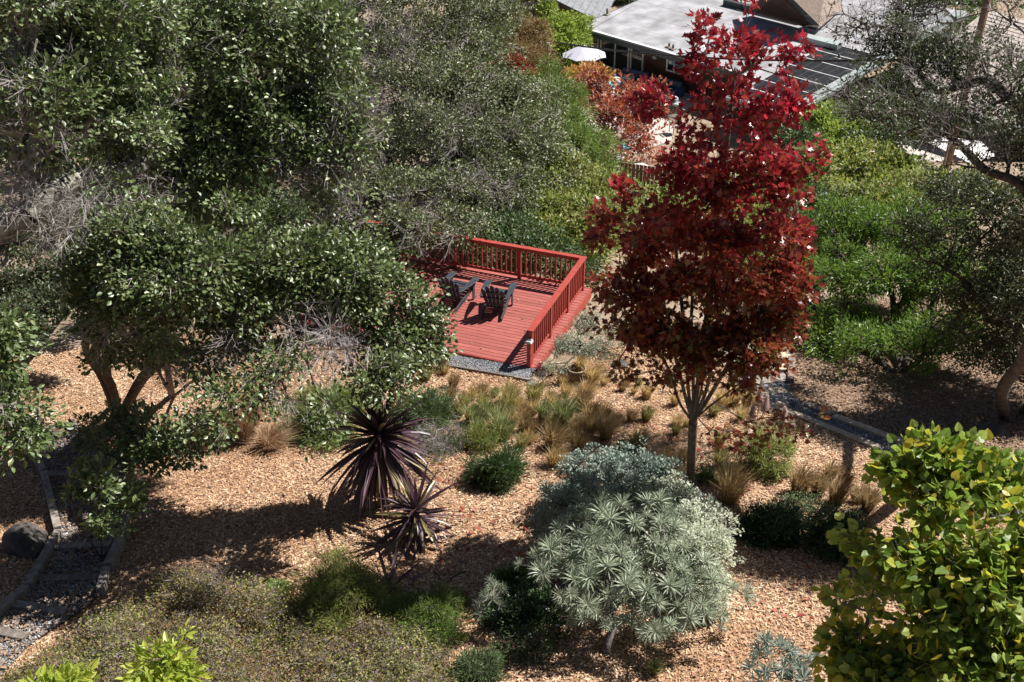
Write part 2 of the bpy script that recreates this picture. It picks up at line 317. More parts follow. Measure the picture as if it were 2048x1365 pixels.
M['bark_oak'] = surf('lichen_bark', (.09, .075, .06), (.34, .33, .28), 11, .9, .9, 10)
M['twig_pale'] = surf('pale_twig_bark', (.26, .23, .225), (.44, .40, .39), 7, .85, .3)
M['bark_dark'] = surf('dark_bark', (.04, .03, .025), (.12, .095, .08), 9, .9, .9)
M['bark_grey'] = surf('grey_twig_bark', (.15, .125, .12), (.28, .25, .245), 7, .85, .5)
M['bark_brown'] = surf('brown_bark', (.10, .06, .045), (.20, .13, .10), 9, .9, .7)
M['bark_maple'] = surf('maple_bark', (.075, .055, .045), (.17, .135, .11), 7, .8, .4)
M['rock'] = surf('dark_rock', (.035, .03, .028), (.11, .095, .085), 4, .8, 1.0, 10)
M['rock_pale'] = surf('pale_rock', (.36, .33, .30), (.55, .52, .48), 4, .85, .8, 10)
OAK = [(.05, .08, .02), (.09, .135, .035), (.13, .185, .06), (.06, .10, .025), (.18, .21, .07), (.04, .07, .02)]
M['oak'] = leafmat('oak_leaf', OAK, .44, .14, spec=.8, trc=1.5)
M['oak_far'] = leafmat('grey_oak_leaf', [(.06, .085, .028), (.11, .14, .045), (.17, .20, .075), (.075, .10, .035), (.23, .24, .11)], .48, .16, spec=.7)
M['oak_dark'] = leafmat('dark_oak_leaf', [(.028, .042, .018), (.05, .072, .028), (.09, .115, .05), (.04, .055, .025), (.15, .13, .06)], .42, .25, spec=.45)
M['maple'] = leafmat('maple_leaf', [(.10, .006, .012), (.28, .012, .026), (.48, .03, .055), (.14, .008, .018), (.34, .05, .03), (.20, .012, .028)], .30, .38, spec=.8, trc=1.5,
                     zmix=(6.0, 9.4, [(.08, .015, .012), (.20, .035, .02), (.26, .10, .03), (.09, .012, .014), (.22, .16, .04), (.13, .13, .03), (.30, .05, .04)]))
M['redbud'] = leafmat('redbud_leaf', [(.08, .14, .02), (.17, .26, .03), (.30, .38, .09), (.12, .19, .025), (.38, .42, .10), (.20, .29, .04), (.50, .42, .04), (.10, .16, .02)], .48, .4, spec=.6, trc=1.7)
M['cord'] = leafmat('cordyline_leaf', [(.045, .022, .03), (.07, .035, .05), (.10, .055, .07), (.06, .03, .035), (.24, .20, .07)], .33, .14, spec=.6)
M['cord_small'] = leafmat('cordyline_violet', [(.10, .05, .09), (.15, .08, .13), (.22, .16, .17), (.09, .05, .07)], .35, .2)
M['tan'] = leafmat('tan_grass', [(.36, .24, .09), (.50, .36, .16), (.60, .46, .24), (.28, .20, .08)], .6, .35)
M['tan2'] = leafmat('olive_grass', [(.20, .19, .06), (.32, .29, .10), (.46, .38, .17), (.14, .15, .05)], .6, .35)
M['grass_green'] = leafmat('green_grass', [(.10, .15, .04), (.18, .22, .08), (.34, .32, .14), (.13, .17, .06)], .55, .35)
M['grass_brown'] = leafmat('brown_grass', [(.22, .14, .06), (.30, .20, .09), (.38, .28, .14), (.16, .10, .045)], .6, .3)
M['dry'] = leafmat('dry_stalks', [(.38, .24, .14), (.52, .36, .22), (.28, .16, .09), (.60, .45, .30)], .7, .2)
M['plume'] = leafmat('plume', [(.42, .30, .28), (.58, .45, .42), (.70, .58, .54)], .7, .4)
M['silver'] = leafmat('silver_leaf', [(.19, .23, .16), (.27, .32, .22), (.40, .44, .33), (.24, .28, .195)], .42, .2, spec=.7)
M['silver_fine'] = leafmat('silver_fine_leaf', [(.40, .44, .32), (.52, .56, .43), (.66, .68, .56), (.44, .48, .36)], .5, .3)
M['teal'] = leafmat('blue_grey_leaf', [(.13, .18, .15), (.20, .26, .21), (.34, .40, .33), (.15, .20, .16)], .5, .2)
M['rosemary'] = leafmat('rosemary_leaf', [(.05, .085, .03), (.08, .13, .04), (.12, .17, .06), (.06, .10, .035)], .5, .2)
M['darkgreen'] = leafmat('deep_green_leaf', [(.025, .05, .015), (.04, .08, .02), (.07, .13, .03), (.03, .06, .02)], .45, .2)
M['yg'] = leafmat('yellow_green_leaf', [(.12, .16, .03), (.20, .25, .05), (.30, .32, .09), (.15, .20, .04), (.26, .20, .08)], .5, .35)
M['brush'] = leafmat('green_brush', [(.09, .15, .03), (.14, .21, .04), (.22, .28, .07), (.10, .16, .04)], .5, .3)
M['lantana'] = leafmat('ground_cover_leaf', cols=[(.09, .09, .03), (.17, .20, .05), (.34, .38, .08), (.20, .13, .07), (.12, .14, .04), (.34, .22, .15), (.30, .34, .07)], rough=.5, tr=.3, patch=(1.1, (.75, .55, .50), .9))
M['purple'] = leafmat('purple_flower', [(.45, .25, .60), (.60, .40, .72)], .6, .3)
M['white_petal'] = leafmat('white_petal', [(.75, .75, .78), (.85, .85, .85)], .6, .2)
M['lime'] = leafmat('lime_leaf', [(.18, .26, .03), (.28, .36, .05), (.42, .46, .08), (.22, .30, .035)], .4, .4)
M['lime_far'] = leafmat('lime_tree_leaf', [(.13, .18, .025), (.19, .26, .04), (.28, .35, .06), (.15, .21, .03)], .45, .35)
M['willow'] = leafmat('bright_green_leaf', [(.06, .11, .018), (.11, .20, .025), (.20, .30, .05), (.08, .14, .02), (.15, .26, .035)], .4, .4)
M['mid'] = leafmat('mid_green_leaf', [(.045, .08, .025), (.07, .12, .035), (.11, .17, .05), (.05, .09, .03)], .45, .25)
M['yellowbush'] = leafmat('yellowing_leaf', [(.10, .15, .03), (.18, .23, .05), (.30, .32, .07), (.14, .19, .04), (.42, .28, .10)], .45, .35)
M['rust'] = leafmat('rust_leaf', [(.18, .04, .025), (.30, .075, .035), (.38, .13, .05), (.20, .05, .035), (.34, .05, .045)], .5, .3)
M['orange'] = leafmat('orange_leaf', [(.38, .16, .03), (.50, .25, .05), (.42, .30, .08), (.36, .12, .04)], .5, .35)
M['bronze'] = leafmat('bronze_leaf', [(.16, .11, .05), (.24, .16, .07), (.30, .20, .09), (.14, .13, .06)], .5, .25)
M['white_roof'] = surf('white_membrane', (.24, .235, .245), (.42, .42, .445), .9, .6, .05, 12)
M['seam_pale'] = surf('roof_seam_grey', (.34, .34, .36), (.46, .46, .48), 5, .6, .05)
M['black_roof'] = surf('black_mats', (.008, .009, .012), (.018, .019, .023), 3, .8, .1, spec=.15)
M['strap_white'] = surf('white_strap', (.6, .6, .6), (.75, .75, .75), 4, .6, 0)
M['fascia'] = surf('pale_fascia', (.22, .26, .26), (.34, .38, .38), 3, .6, .1)
M['fascia_dark'] = surf('dark_fascia', (.035, .045, .05), (.06, .07, .075), 3, .6, .1)
M['wall_dark'] = surf('dark_brown_siding', (.05, .028, .02), (.09, .05, .035), 3, .8, .2)
M['wall_grey'] = surf('grey_stucco', (.14, .14, .15), (.20, .20, .21), 3, .85, .2)
M['frame_white'] = surf('white_frame', (.68, .68, .70), (.78, .78, .80), 3, .5, 0)
mg, _nt, _b = mat('dark_glass'); _b.inputs['Base Color'].default_value = (.012, .015, .018, 1); _b.inputs['Roughness'].default_value = .06; _b.inputs['Specular IOR Level'].default_value = .8; M['glass'] = mg
M['shingle'] = surf('beige_shingle', (.34, .26, .21), (.48, .38, .32), 9, .9, .4, vary=.12)
M['shingle_pale'] = surf('pale_shingle', (.36, .31, .28), (.46, .40, .36), 9, .9, .4, vary=.08)
M['seam'] = surf('grey_metal_roof', (.16, .165, .18), (.24, .245, .26), 3, .5, .1)
M['canvas'] = surf('pale_canvas', (.46, .45, .54), (.52, .51, .60), 3, .7, .05)
M['white'] = surf('white_canvas', (.78, .77, .75), (.86, .85, .83), 3, .7, .05)
M['patio'] = surf('pale_concrete', (.40, .36, .32), (.52, .47, .42), 2, .85, .2)
M['blue'] = surf('navy_fabric', (.02, .04, .09), (.04, .07, .14), 4, .7, .1)
M['cyan'] = surf('turquoise_plastic', (.03, .42, .50), (.06, .52, .60), 4, .4, .05)
M['wood_tan'] = surf('tan_wood', (.42, .24, .15), (.55, .34, .23), 4, .7, .2)
M['pole'] = surf('utility_pole_wood', (.17, .10, .07), (.27, .18, .13), 6, .85, .5, stretch=(1, 1, .15))
M['cable'] = surf('black_cable', (.012, .012, .014), (.02, .02, .022), 3, .5, 0)
M['cable_pale'] = surf('pale_cable', (.35, .36, .40), (.45, .46, .5), 3, .5, 0)
M['fence'] = surf('brown_fence', (.16, .09, .06), (.24, .15, .10), 5, .85, .3, vary=.2)
M['barrel'] = surf('barrel_staves', (.14, .09, .065), (.26, .18, .13), 7, .8, .4, vary=.15)
M['hoop'] = surf('barrel_hoop', (.10, .09, .085), (.18, .16, .15), 12, .6, .2)

# ================================================================== THE SETTING
def sheet(name, poly, dz, res, m, bump=0.0, seed=1):                 # a sheet following the terrain inside a polygon
    P = np.array(poly); x0, y0 = P.min(0); x1, y1 = P.max(0); xs = np.arange(x0, x1 + res, res); ys = np.arange(y0, y1 + res, res)
    X, Y = np.meshgrid(xs, ys); Zz = gz(X, Y) + dz + bump * (np.sin(X * 2.1 + np.sin(Y * 1.7) * 1.3) + np.sin(Y * 2.9 + X * 1.1)) * .5
    V = np.stack([X, Y, Zz], -1).reshape(-1, 3); nx = len(xs); i, j = np.meshgrid(np.arange(len(xs) - 1), np.arange(len(ys) - 1)); a = (j * nx + i).ravel()
    cx = (X[:-1, :-1] + res / 2).ravel(); cy = (Y[:-1, :-1] + res / 2).ravel(); ins = inside(cx, cy, P)
    a = a[ins]; F = np.stack([a, a + 1, a + nx + 1, a + nx], 1); used = np.unique(F); mp = -np.ones(len(V), int); mp[used] = np.arange(len(used))
    return tag(link(name, npmesh(name, V[used], mp[F], smooth=True), m), kind='structure')
def inside(x, y, P):
    r = np.zeros(len(x), bool); n = len(P)
    for i in range(n):
        (xa, ya), (xb, yb) = P[i], P[(i + 1) % n]
        c = ((ya > y) != (yb > y)) & (x < (xb - xa) * (y - ya) / (yb - ya + 1e-12) + xa); r ^= c
    return r
MB = .02
def mz(x, y): return gz(x, y) + .05 + MB * (np.sin(x * 2.1 + np.sin(y * 1.7) * 1.3) + np.sin(y * 2.9 + x * 1.1)) * .5
gx = [-900, -300, -100, -50, -25, -12, 0, 12, 25, 50, 100, 300, 900]
V = [(x, y, z) for y, z in zip(YS, ZS) for x in gx]; nx = len(gx)
F = np.array([(j * nx + i, j * nx + i + 1, (j + 1) * nx + i + 1, (j + 1) * nx + i) for j in range(len(YS) - 1) for i in range(nx - 1)])
tag(link('ground', npmesh('ground', np.array(V), F), M['soil']), kind='structure')
g2 = lambda px, py: G(px, py)[:2]
PATH_L = [g2(*p) for p in ((1478, 706), (1470, 770), (1527, 811), (1755, 903), (1860, 960), (2100, 1080))]
PATH_R = [g2(*p) for p in ((1580, 706), (1580, 790), (1600, 811), (1827, 900), (1930, 950), (2160, 1050))]
mulch_poly = [(-13, 22.5), (-13, 6), (13, 6), tuple(PATH_L[5]), tuple(PATH_L[4]), tuple(PATH_L[3]), tuple(PATH_L[2]), tuple(PATH_L[1]), tuple(g2(1400, 690)), tuple(g2(1200, 700)), tuple(g2(1110, 745)), tuple(g2(1080, 770)), tuple(g2(893, 722)), tuple(g2(700, 672)), tuple(g2(560, 640))]
sheet('mulch_bed', mulch_poly, .05, .15, M['mulch_under'], MB)
litter_poly = [tuple(p) for p in PATH_R[::-1]] + [tuple(g2(1560, 600)), (4, 27), (16, 27), (16, 10)]
sheet('leaf_litter_ground', litter_poly, .03, .25, M['litter_under'], MB)
def chips(name, poly, n, m, sx, sy, zf, seed, dens=None, label=None):
    g = rng(seed); P = np.array(poly); x0, y0 = P.min(0); x1, y1 = P.max(0); x = g.uniform(x0, x1, n * 3); y = g.uniform(y0, y1, n * 3)
    r = np.stack([x, y, gz(x, y)], 1) - CC; dp = r @ CF; ok = inside(x, y, P) & (np.abs(r[:, 0] / dp) < .50) & (np.abs((r @ CU) / dp) < .36); x, y = x[ok][:n], y[ok][:n]; k = len(x)
    a = g.random(k) * 6.283; d = np.stack([np.cos(a), np.sin(a), g.normal(0, .22, k)], 1); nm = unit(np.stack([g.normal(0, .3, k), g.normal(0, .3, k), np.ones(k)], 1)); R = frames(d, nm)
    S = np.stack([sx * g.uniform(.4, 1.5, k), sy * g.uniform(.5, 1.5, k), np.ones(k) * sy], 1)
    t = T([(-.5, -.35, 0), (.5, -.5, .1), (.42, .5, 0), (-.5, .4, .15)], [(0, 1, 2, 3)]); V, F, v = scatter(t, np.stack([x, y, zf(x, y) + .012 + g.random(k) * .015], 1), R, S, g.random(k))
    return tag(link(name, npmesh(name, V, F, v), m), label, kind='stuff')
tag(chips('wood_chips', mulch_poly, 190000, M['chips'], .05, .02, mz, 5), 'pale orange brown bark chips covering the garden bed', 'mulch')
tag(chips('fallen_leaves', litter_poly, 30000, M['litter'], .06, .04, lambda x, y: mz(x, y) - .02, 6), 'dry brown oak leaf litter beside the gravel path', 'leaf litter')
steps_poly = [tuple(g2(*p)) for p in ((-20, 880), (60, 905), (92, 960), (108, 1020), (120, 1085), (92, 1140), (55, 1190), (-60, 1300), (-120, 1380), (-10, 1380), (60, 1300), (150, 1240), (212, 1195), (225, 1140), (252, 1090), (262, 1010), (250, 950), (205, 900), (150, 850))]
tag(chips('step_litter', steps_poly, 2600, M['litter'], .055, .035, lambda x, y: gz(x, y) + .125, 8), 'brown leaf litter caught on the gravel of the timber steps', 'leaf litter')
M['fallen_red'] = leafmat('fallen_maple_leaf', [(.22, .02, .02), (.30, .08, .03), (.20, .10, .05), (.36, .05, .03)], .6, .1)
tag(chips('fallen_maple_leaves', [(-1.5, 12.2), (4.5, 12.6), (6.0, 17.5), (2.0, 20.5), (-1.5, 18)], 420, M['fallen_red'], .07, .06, lambda x, y: mz(x, y) + .02, 9), 'red and brown fallen leaves dotted over the mulch round the maple', 'leaf litter')
tag(chips('bed_debris', mulch_poly, 2600, M['litter'], .09, .035, lambda x, y: mz(x, y) + .015, 10), 'dead leaves and bark scraps strewn thinly over the garden bed', 'leaf litter')
tag(chips('soil_litter', [(-14, 26), (8, 26), (8, 40), (-16, 40)], 9000, M['litter'], .08, .05, gz, 7), 'dry leaves scattered on the bare soil behind the deck', 'leaf litter')

# gravel strips and stone scatter
def strip(name, A, Bp, dz, m):
    n = len(A); V = [(p[0], p[1], gz(*p) + dz) for p in A] + [(p[0], p[1], gz(*p) + dz) for p in Bp]
    return tag(link(name, pymesh(name, V, [(i, i + n, i + n + 1, i + 1) for i in range(n - 1)]), m), kind='structure')
def resamp(pl, k):
    pl = np.array(pl); t = np.linspace(0, len(pl) - 1, k); return np.stack([np.interp(t, np.arange(len(pl)), pl[:, c]) for c in (0, 1)], 1)
def pebbles(name, A, Bp, n, m, dz, s, seed, label):
    g = rng(seed); A, Bp = resamp(A, 40), resamp(Bp, 40); k = g.integers(0, 39, n); t = g.random(n)[:, None]; u = g.random(n)[:, None]
    p = (A[k] * (1 - t) + A[k + 1] * t) * (1 - u) + (Bp[k] * (1 - t) + Bp[k + 1] * t) * u; P = np.stack([p[:, 0], p[:, 1], gz(p[:, 0], p[:, 1]) + dz], 1)
    R = frames(g.normal(size=(n, 3)), g.normal(size=(n, 3)) * .5 + np.array([0, 0, 1.])); S = s * g.uniform(.5, 1.4, (n, 3))
    t_ = T([(1, 0, 0), (-.9, .1, 0), (0, 1, 0), (.1, -.9, 0), (0, 0, .7), (0, 0, -.7)], [(0, 2, 4), (2, 1, 4), (1, 3, 4), (3, 0, 4), (2, 0, 5), (1, 2, 5), (3, 1, 5), (0, 3, 5)])
    V, F, v = scatter(t_, P, R, S, g.random(n)); return tag(link(name, npmesh(name, V, F, v), m), label, 'gravel', kind='stuff')
PA, PB = resamp(PATH_L, 30), resamp(PATH_R, 30)
strip('gravel_path', PA, PB, .045, M['gravel']); pebbles('path_gravel_stones', PATH_L[1:], PATH_R[1:], 9000, M['stone_bits'], .06, .016, 3, 'dark blue grey gravel filling the timber edged path')

# ------------------------------------------------------------------ deck
th_ = math.radians(-21); U2 = np.array([math.cos(th_), math.sin(th_)]); V2 = np.array([-U2[1], U2[0]]); DC = Z(1072, 736, .85); DZ = .85; DW, DD = 6.4, 4.08
deck = thing('garden_deck', 'red stained wooden deck with railing on two sides', 'deck', (DC[0], DC[1], 0), th_)
bw = .136; nb = 30
for i in range(nb): box('deck_board', (-DW, 0, i * bw + .003, (i + 1) * bw - .008, DZ - .035, DZ), M['deck'], deck, .003)
D2 = nb * bw
box('fascia', (.003, .04, -.0, D2 + .03, DZ - .26, DZ - .002), M['rail'], deck); box('fascia', (-DW, 0, -.035, -.003, DZ - .10, DZ - .004), M['rail'], deck); box('fascia', (-DW, 0, D2 + .004, D2 + .04, DZ - .26, DZ - .002), M['rail'], deck)
for (x, y) in ((-.12, D2 - .1), (-.12, 2.0), (-2.2, D2 - .1), (-4.3, D2 - .1), (-6.2, D2 - .1)): box('support_post', (x - .05, x + .05, y - .05, y + .05, -1.6, DZ - .04), M['rail'], deck)
for y in (.5, 1.6, 2.8, 3.8): box('joist', (-DW + .05, -.05, y - .02, y + .02, DZ - .19, DZ - .037), M['rail'], deck, 0)
RX = -.17; RY = D2 - .12; HT = .93
def post(x, y, top, z0=DZ): box('post', (x - .045, x + .045, y - .045, y + .045, z0 + .001, top), M['rail'], deck)
for y in (.10, 1.42, 2.72): post(RX, y, DZ + HT - .03)
post(RX, RY, DZ + HT - .03)
for x in (-1.9, -3.75, -5.6): post(x, RY, DZ + HT - .03)
post(RX + .01, -.02, DZ + .66, DZ - .3)
box('top_rail', (RX - .07, RX + .075, 0.02, RY + .07, DZ + HT - .028, DZ + HT + .012), M['rail'], deck)
box('top_rail', (-DW, RX - .072, RY - .075, RY + .07, DZ + HT - .028, DZ + HT + .012), M['rail'], deck)
for z in (.07, HT - .11):
    ys_ = [.145, 1.375, 1.465, 2.675, 2.765, RY - .045]
    for a, b in zip(ys_[::2], ys_[1::2]): box('bottom_rail' if z < .2 else 'sub_rail', (RX - .02, RX + .02, a, b, DZ + z, DZ + z + .075), M['rail'], deck)
    xs_ = [RX - .045, -1.855, -1.945, -3.705, -3.795, -5.555]
    for a, b in zip(xs_[::2], xs_[1::2]): box('bottom_rail' if z < .2 else 'sub_rail', (b, a, RY - .02, RY + .02, DZ + z, DZ + z + .075), M['rail'], deck)
bal = pymesh('baluster', *boxes([(-.018, .018, -.018, .018, DZ + .146, DZ + HT - .111)])); bal.materials.append(M['rail'])
y = .145 + .10
while y < RY - .09:
    if min(abs(y - 1.42), abs(y - 2.72)) > .07: link('baluster', bal, None, deck, (RX, y, 0))
    y += .137
x = RX - .19
while x > -5.5:
    if min(abs(x + 1.9), abs(x + 3.75)) > .07: link('baluster', bal, None, deck, (x, RY, 0))
    x -= .137
lamp = thing('post_cap_light', 'small grey metal cap light on the short front post of the deck railing', 'light', tuple(DC[:2] + RX * U2 - .02 * V2) + (DZ + .66,), th_)
pts = [(-.09, -.10, .045), (-.03, -.10, .075), (.03, -.10, .075), (.09, -.10, .045)]
V = [(x, y_, z) for y_ in (-.08, .08) for x, z in ((-.085, .01), (-.05, .055), (.05, .055), (.085, .01), (.085, -.002), (-.085, -.002))]
link('cap', pymesh('cap', V, [(0, 1, 2, 3, 4, 5)[::-1], (6, 7, 8, 9, 10, 11)] + [(i, (i + 1) % 6, (i + 1) % 6 + 6, i + 6) for i in range(6)]), M['metal'], lamp)
box('lens', (-.05, .05, -.03, .03, .056, .064), M['fascia_dark'], lamp, 0)
hook = thing('plant_hook', 'little black hook screwed to the top of the tall front railing post', 'hook', tuple(DC[:2] + (RX - .05) * U2 + .10 * V2) + (DZ + .83,), th_)
pipe('arm', curve3([(0, 0, 0), (-.06, 0, .02), (-.11, 0, 0), (-.12, 0, .05)], 5), .007, M['cable'], hook, 6); box('mounting_plate', (-.002, .004, -.02, .02, -.04, .04), M['cable'], hook, 0)
# gravel apron in front of the deck
def L2(u, v): return DC[:2] + u * U2 + v * V2
AP0 = [L2(u, -.04) for u in np.linspace(-DW, .02, 9)]; AP1 = [L2(u, -.60) for u in np.linspace(-DW, .02, 9)]
strip('gravel_apron', AP0, AP1, .075, M['gravel']); pebbles('apron_gravel_stones', AP0, AP1, 5000, M['stone_bits'], .085, .015, 4, 'blue grey gravel strip along the front edge of the deck')
def sleeper(name, a, b, wd, h, m, label, group=None, z0=.02, parent=None):
    a, b = np.array(a), np.array(b); d = unit(b - a); n_ = np.array([-d[1], d[0]]) * wd / 2; q = [a - n_, b - n_, b + n_, a + n_]; c = (a + b) / 2
    zt = [gz(*a) + h, gz(*b) + h, gz(*b) + h, gz(*a) + h]; o = np.array([c[0], c[1], gz(*c)])
    V = [(p[0] - o[0], p[1] - o[1], z - h - .12 - o[2]) for p, z in zip(q, zt)] + [(p[0] - o[0], p[1] - o[1], z - o[2]) for p, z in zip(q, zt)]
    ob = link(name, pymesh(name, V, [(3, 2, 1, 0), (4, 5, 6, 7), (0, 1, 5, 4), (1, 2, 6, 5), (2, 3, 7, 6), (3, 0, 4, 7)]), m, parent, loc=tuple(o)); bevel(ob, .008)
    if label: tag(ob, label, 'timber', group)
    return ob
sleeper('edging_board', L2(-DW, -.63), L2(-.25, -.63), .04, .11, M['timber_grey'], 'thin weathered edging board along the gravel in front of the deck')
sleeper('edging_board', L2(-.28, -.66), L2(.22, -.72), .07, .13, M['timber_grey'], 'short chunky grey timber end below the front corner of the deck')
dk = [tuple(L2(u, v)) for u, v in ((-DW, .05), (-.3, .05), (-.3, D2 - .2), (-DW, D2 - .2))]
tag(chips('deck_litter', dk, 70, M['litter'], .06, .04, lambda x, y: x * 0 + DZ + .002, 11), 'few dry leaves dropped on the red deck boards', 'leaf litter')
# ------------------------------------------------------------------ adirondack chairs
def chair(loc, rz, label):
    c = thing('adirondack_chair', label, 'chair', loc, rz, 'charcoal garden chairs on the red deck'); m = M['chair']
    for s in (-1, 1):
        bar('leg', (s * .27, .40, .33), (s * .25, -.50, .045), .03, .12, m, c)                   # long sloping rear leg and seat rail
        bar('leg', (s * .315, .36, 0.0), (s * .315, .36, .53), .10, .03, m, c, up=(1, 0, 0))     # upright front leg
        pts = [(s * .24, .50), (s * .25, .53), (s * .30, .55), (s * .37, .55), (s * .41, .52), (s * .42, .44), (s * .40, .10), (s * .36, -.22), (s * .33, -.33), (s * .29, -.34), (s * .285, -.1), (s * .25, .2)]
        prism('armrest', pts if s > 0 else pts[::-1], .532, .556, m, c, .004)
        bar('armrest_bracket', (s * .335, .34, .42), (s * .36, .34, .53), .03, .06, m, c)
    for k in range(6):
        t = k / 5; y_, z_ = .42 - t * .50, .365 - t * .16; bar('seat_slat', (-.285, y_, z_), (.285, y_, z_), .085, .02, m, c, up=(0, -.3, 1))
    bar('front_apron', (-.29, .435, .31), (.29, .435, .31), .02, .11, m, c)
    for k in range(5):
        a = (k - 2); lx, tx = a * .088, a * .125; h = [.80, .90, .95, .90, .80][k]; z0 = .19; y0 = -.12; y1 = y0 - (h - z0) * .42
        n_ = 5; hw0, hw1 = .038, .055; P = []
        for j, t in enumerate((0, .5, .88, .97, 1.0)):
            wd = (hw0 + (hw1 - hw0) * t) * (1 if t < .9 else (.75 if t < .99 else .3)); P.append((lx + (tx - lx) * t, y0 + (y1 - y0) * t, z0 + (h - z0) * t, wd))
        V = [(x - w_, y_ + o_, z_ + o_ * .4) for o_ in (0, -.02) for x, y_, z_, w_ in P] + [(x + w_, y_ + o_, z_ + o_ * .4) for o_ in (0, -.02) for x, y_, z_, w_ in P]
        F = []
        for j in range(4): F += [(j, j + 10, j + 11, j + 1), (j + 5, j + 6, j + 16, j + 15), (j, j + 1, j + 6, j + 5), (j + 10, j + 15, j + 16, j + 11)]
        F += [(0, 5, 15, 10), (4, 14, 19, 9)]; link('back_slat', pymesh('back_slat', V, F), m, c)
    bar('back_rail', (-.33, -.30, .515), (.33, -.30, .515), .05, .028, m, c); bar('back_rail', (-.24, -.185, .30), (.24, -.185, .30), .04, .07, m, c); bar('back_rail', (-.22, -.385, .70), (.22, -.385, .70), .03, .05, m, c)
    return c
def dz(px, py): return Z(px, py, DZ)
c2p = dz(993, 622); c1p = dz(912, 606)
chair(tuple(c2p), -math.radians(14), 'charcoal adirondack chair standing alone nearer the right railing, seen from behind')
chair(tuple(c1p), -math.radians(27), 'charcoal adirondack chair half under the oak twigs, turned slightly towards the other chair')
# ================================================================== TREES
# near oak on the left, crown of big glossy leaves
d0 = 14.5
near = [B(60, 40, 16.2, 150, 110), B(210, 60, 17.4, 150, 120), B(380, 60, 19.2, 150, 120), B(530, 60, 19.4, 140, 120), B(640, 150, 19.4, 90, 110), B(560, 230, 19.4, 130, 110), B(420, 210, 19.4, 110, 90), B(90, 200, 16.2, 90, 80),
        B(180, 280, 17.1, 130, 75), B(330, 300, 18.7, 130, 80), B(420, 380, 19.4, 110, 80), B(60, 290, 16.2, 70, 50), B(650, 260, 19.4, 90, 80), B(690, 380, 19.4, 75, 60, wt=.35), B(240, 180, 17.7, 90, 60), B(160, 120, 16.8, 120, 70), B(470, 300, 19.4, 70, 60)]
bare = [B(60, 220, 16.2, 90, 120), B(290, 160, 18.2, 80, 60), B(30, 360, 16.2, 70, 60), B(620, 330, 19.4, 90, 80), B(270, 390, 18.0, 70, 50), B(700, 270, 19.4, 60, 90), B(110, 420, 16.3, 120, 60), B(400, 250, 19.4, 70, 50), B(40, 90, 16.2, 60, 60)]
plant('live_oak', 'large glossy leaved oak at the left edge with a thick lichen covered limb', 'tree',
      [[G(-330, 760), U(-200, 620, 16.2), U(-60, 500, 16.2), U(60, 430, 16.2)], [U(60, 430, 16.2), U(120, 375, 16.4), U(190, 352, 17.2), U(280, 330, 18.1), U(330, 260, 18.7)], [U(60, 430, 16.2), U(60, 330, 16.2), U(90, 200, 16.2)],
       [U(60, 430, 16.2), U(100, 495, 16.2), U(170, 548, 16.9), U(215, 590, 17.4)], [U(-60, 500, 16.2), U(40, 478, 16.2), U(110, 460, 16.3), U(160, 432, 16.8)], [U(330, 260, 18.7), U(480, 200, 19.4), U(600, 170, 19.4)]],
      near, OVAL, .09, 3300, 26, .30, M['oak'], M['bark_oak'], seed=2, aspect=1.25, rbase=.17, rtip=.0048, pieces=300, bare=(bare, 480, .45, 6), tw=M['twig_pale'], th=.04, powr=.46)
# multi-stem oak in the mulch
ms = [B(190, 520, 17.0, 60, 45), B(300, 470, 16.5, 90, 50), B(420, 500, 17.0, 110, 75), B(330, 560, 16.5, 120, 75), B(230, 620, 17.0, 90, 60), B(340, 650, 17.0, 110, 45), B(470, 600, 17.4, 90, 70), B(270, 700, 17.4, 80, 28, wt=.5),
      B(560, 540, 17.8, 100, 70), B(640, 580, 18.3, 90, 70), B(700, 550, 18.5, 80, 60), B(760, 610, 18.7, 75, 70), B(820, 670, 19.1, 65, 55), B(600, 500, 17.8, 70, 40), B(700, 640, 18.7, 70, 40, wt=.5), B(840, 610, 19.1, 40, 40, wt=.5),
      B(420, 820, 16.5, 45, 60, wt=.35), B(560, 720, 17.4, 70, 55, wt=.22), B(500, 790, 17.0, 50, 40, wt=.3), B(760, 760, 17.8, 60, 40, wt=.6), B(740, 710, 18.3, 60, 40, wt=.4), B(650, 830, 16.5, 30, 50, wt=.3), B(400, 740, 17.4, 40, 40, wt=.3)]
bare2 = [B(600, 640, 17.8, 110, 60), B(640, 700, 17.8, 90, 60), B(350, 720, 17.4, 60, 60), B(480, 660, 17.4, 90, 60), B(560, 780, 17.4, 50, 40), B(250, 640, 17.0, 80, 60)]
g0, g1 = G(232, 832), G(345, 795)
plant('live_oak', 'leaning multi stemmed oak rising from the mulch, its crown reaching over the deck edge', 'tree',
      [[g0, U(205, 760, 20.8), U(170, 690, 19.4), U(210, 600, 17.7)], [g0 + [.05, .05, 0], U(222, 770, 21.0), U(190, 700, 19.8), U(260, 600, 17.8), U(340, 560, 17.4)], [g0 + [-.2, .3, 0], U(214, 720, 20.5), U(215, 650, 18.8), U(330, 560, 17.8), U(500, 545, 17.8), U(640, 575, 18.3), U(760, 630, 18.8)],
       [g0 + [.1, .1, 0], U(300, 740, 20.5), U(400, 700, 18.9), U(560, 690, 18.5), U(640, 660, 18.1)]],
      ms, OVAL, .088, 2300, 25, .30, M['oak'], M['bark_brown'], seed=3, aspect=1.25, rbase=.13, rtip=.005, pieces=300, bare=(bare2, 200, .45, 6), tw=M['twig_pale'], th=.035, powr=.46)
